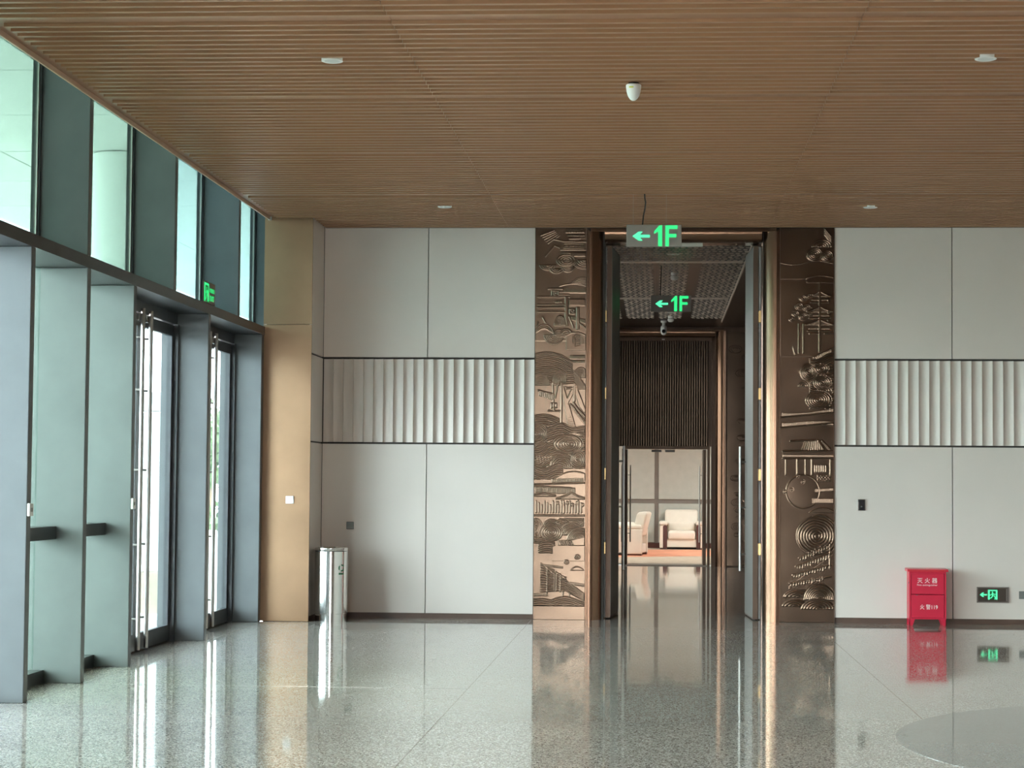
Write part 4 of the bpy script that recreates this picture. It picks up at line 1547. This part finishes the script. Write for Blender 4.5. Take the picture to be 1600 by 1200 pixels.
# ------------------------------------------------------------------ outside
g = MB().box(-80, -5.2, -60, 120, -0.3, -0.06).box(-80, 60, -80, -10.5, -0.3, -0.06).build('pavement', 'paving')
tag(g, 'pale paved ground outside the glazed wall', 'pavement', kind='structure')
sc_ = MB().box(-13.2, -5.05, -12, 74, 6.86, 7.3).build('canopy', 'exterior_white')
tag(sc_, 'broad white canopy outside over the entrance', 'canopy')
pm = {}
for i in range(3):
    for j in range(28):
        if not pm:
            o = MB().box(0, 2.66, 0, 2.95, 6.80, 6.86).build('soffit_panel', 'exterior_white', sc_)
            pm['m'] = o.data
        else:
            o = link('soffit_panel', pm['m'], sc_)
        o.location = (-13.15 + i * 2.7, -11.95 + j * 2.99, 0)
for y, lb in ((30.2, 'round white column outside, seen through the upper green pane'), (20.2, 'round white column outside, hidden second in line'), (10.2, 'round white column outside, third in line'), (0.2, 'round white column outside, last in line')):
    c_ = tag(empty('column', (-8.62, y, -0.06)), lb, 'column', 'round columns under the canopy')
    MB().lathe([(0.42, 0.0), (0.42, 6.84)], -8.62, y, -0.06, 40).build('shaft', 'exterior_white', c_)
    MB().lathe([(0.47, 0.0), (0.47, 0.16), (0.425, 0.18)], -8.62, y, -0.06, 40).build('foot_ring', 'exterior_beige', c_)
pn = tag(empty('notice_board', (-6.3, 22.3, -0.06)), 'white upright board on a beige plinth outside the nearer glass door', 'board')
box('plinth', 'exterior_beige', pn, -6.9, -5.70, 22.15, 22.55, -0.06, 0.50, c=0.01)
box('kerb', 'exterior_white', pn, -7.0, -5.62, 22.05, 22.65, -0.06, 0.02, c=0.01)
box('board', 'exterior_white', pn, -6.88, -5.72, 22.22, 22.48, 0.50, 2.36, c=0.01)
box('cap', 'exterior_white', pn, -6.93, -5.70, 22.18, 22.52, 2.38, 2.60, c=0.01)
lw_ = MB().box(-16.0, -13.0, 64, 110, -0.06, -0.02).build('lawn', 'lawn')
tag(lw_, 'strip of yellowish lawn far outside', 'lawn', kind='stuff')


def tree(x, y, h, r, seed, label):
    t = tag(empty('tree', (x, y, -0.06)), label, 'tree', 'trees beyond the forecourt')
    MB().tube([(x, y, -0.06), (x + 0.05, y, h * 0.3), (x - 0.05, y + 0.1, h * 0.6)], 0.14, 8).build('trunk', 'bark', t)
    rnd = random.Random(seed)
    b = MB()
    for k in range(420):
        th, ph, q = rnd.uniform(0, 2 * PI), math.acos(rnd.uniform(-1, 1)), rnd.random() ** 0.4
        p = Vector((x + r * q * math.sin(ph) * math.cos(th), y + r * q * math.sin(ph) * math.sin(th), h * 0.62 + r * 0.85 * q * math.cos(ph)))
        a = Vector((rnd.gauss(0, 1), rnd.gauss(0, 1), rnd.gauss(0, 1))).normalized() * 0.30
        c = a.cross(Vector((rnd.gauss(0, 1), rnd.gauss(0, 1), rnd.gauss(0, 1)))).normalized() * 0.17
        n_ = a.cross(c).normalized() * 0.05
        b.add([p - a, p - c + n_, p + a, p + c + n_], [(0, 1, 2), (0, 2, 3)])
    o = b.build('crown', 'foliage', t)
    o['kind'] = 'stuff'


tree(-17.6, 78, 4.6, 2.0, 1, 'bushy green tree outside, framed by the farther glass door')
tree(-19.6, 84, 5.2, 2.4, 2, 'bushy green tree outside, behind the first one')
tree(-23.0, 76, 4.8, 2.2, 3, 'bushy green tree outside, farthest from the building')
hd = MB()
rnd = random.Random(5)
for k in range(1500):
    p = Vector((rnd.uniform(-30, -12.6), rnd.uniform(60, 61.2), rnd.uniform(0.0, 0.85)))
    a = Vector((rnd.gauss(0, 1), rnd.gauss(0, 1), rnd.gauss(0, 1))).normalized() * 0.16
    c = a.cross(Vector((rnd.gauss(0, 1), rnd.gauss(0, 1), rnd.gauss(0, 1)))).normalized() * 0.10
    hd.add([p - a, p - c, p + a, p + c], [(0, 1, 2), (0, 2, 3)])
o = hd.build('hedge', 'foliage')
tag(o, 'low clipped hedge along the far edge of the forecourt', 'hedge', kind='stuff')
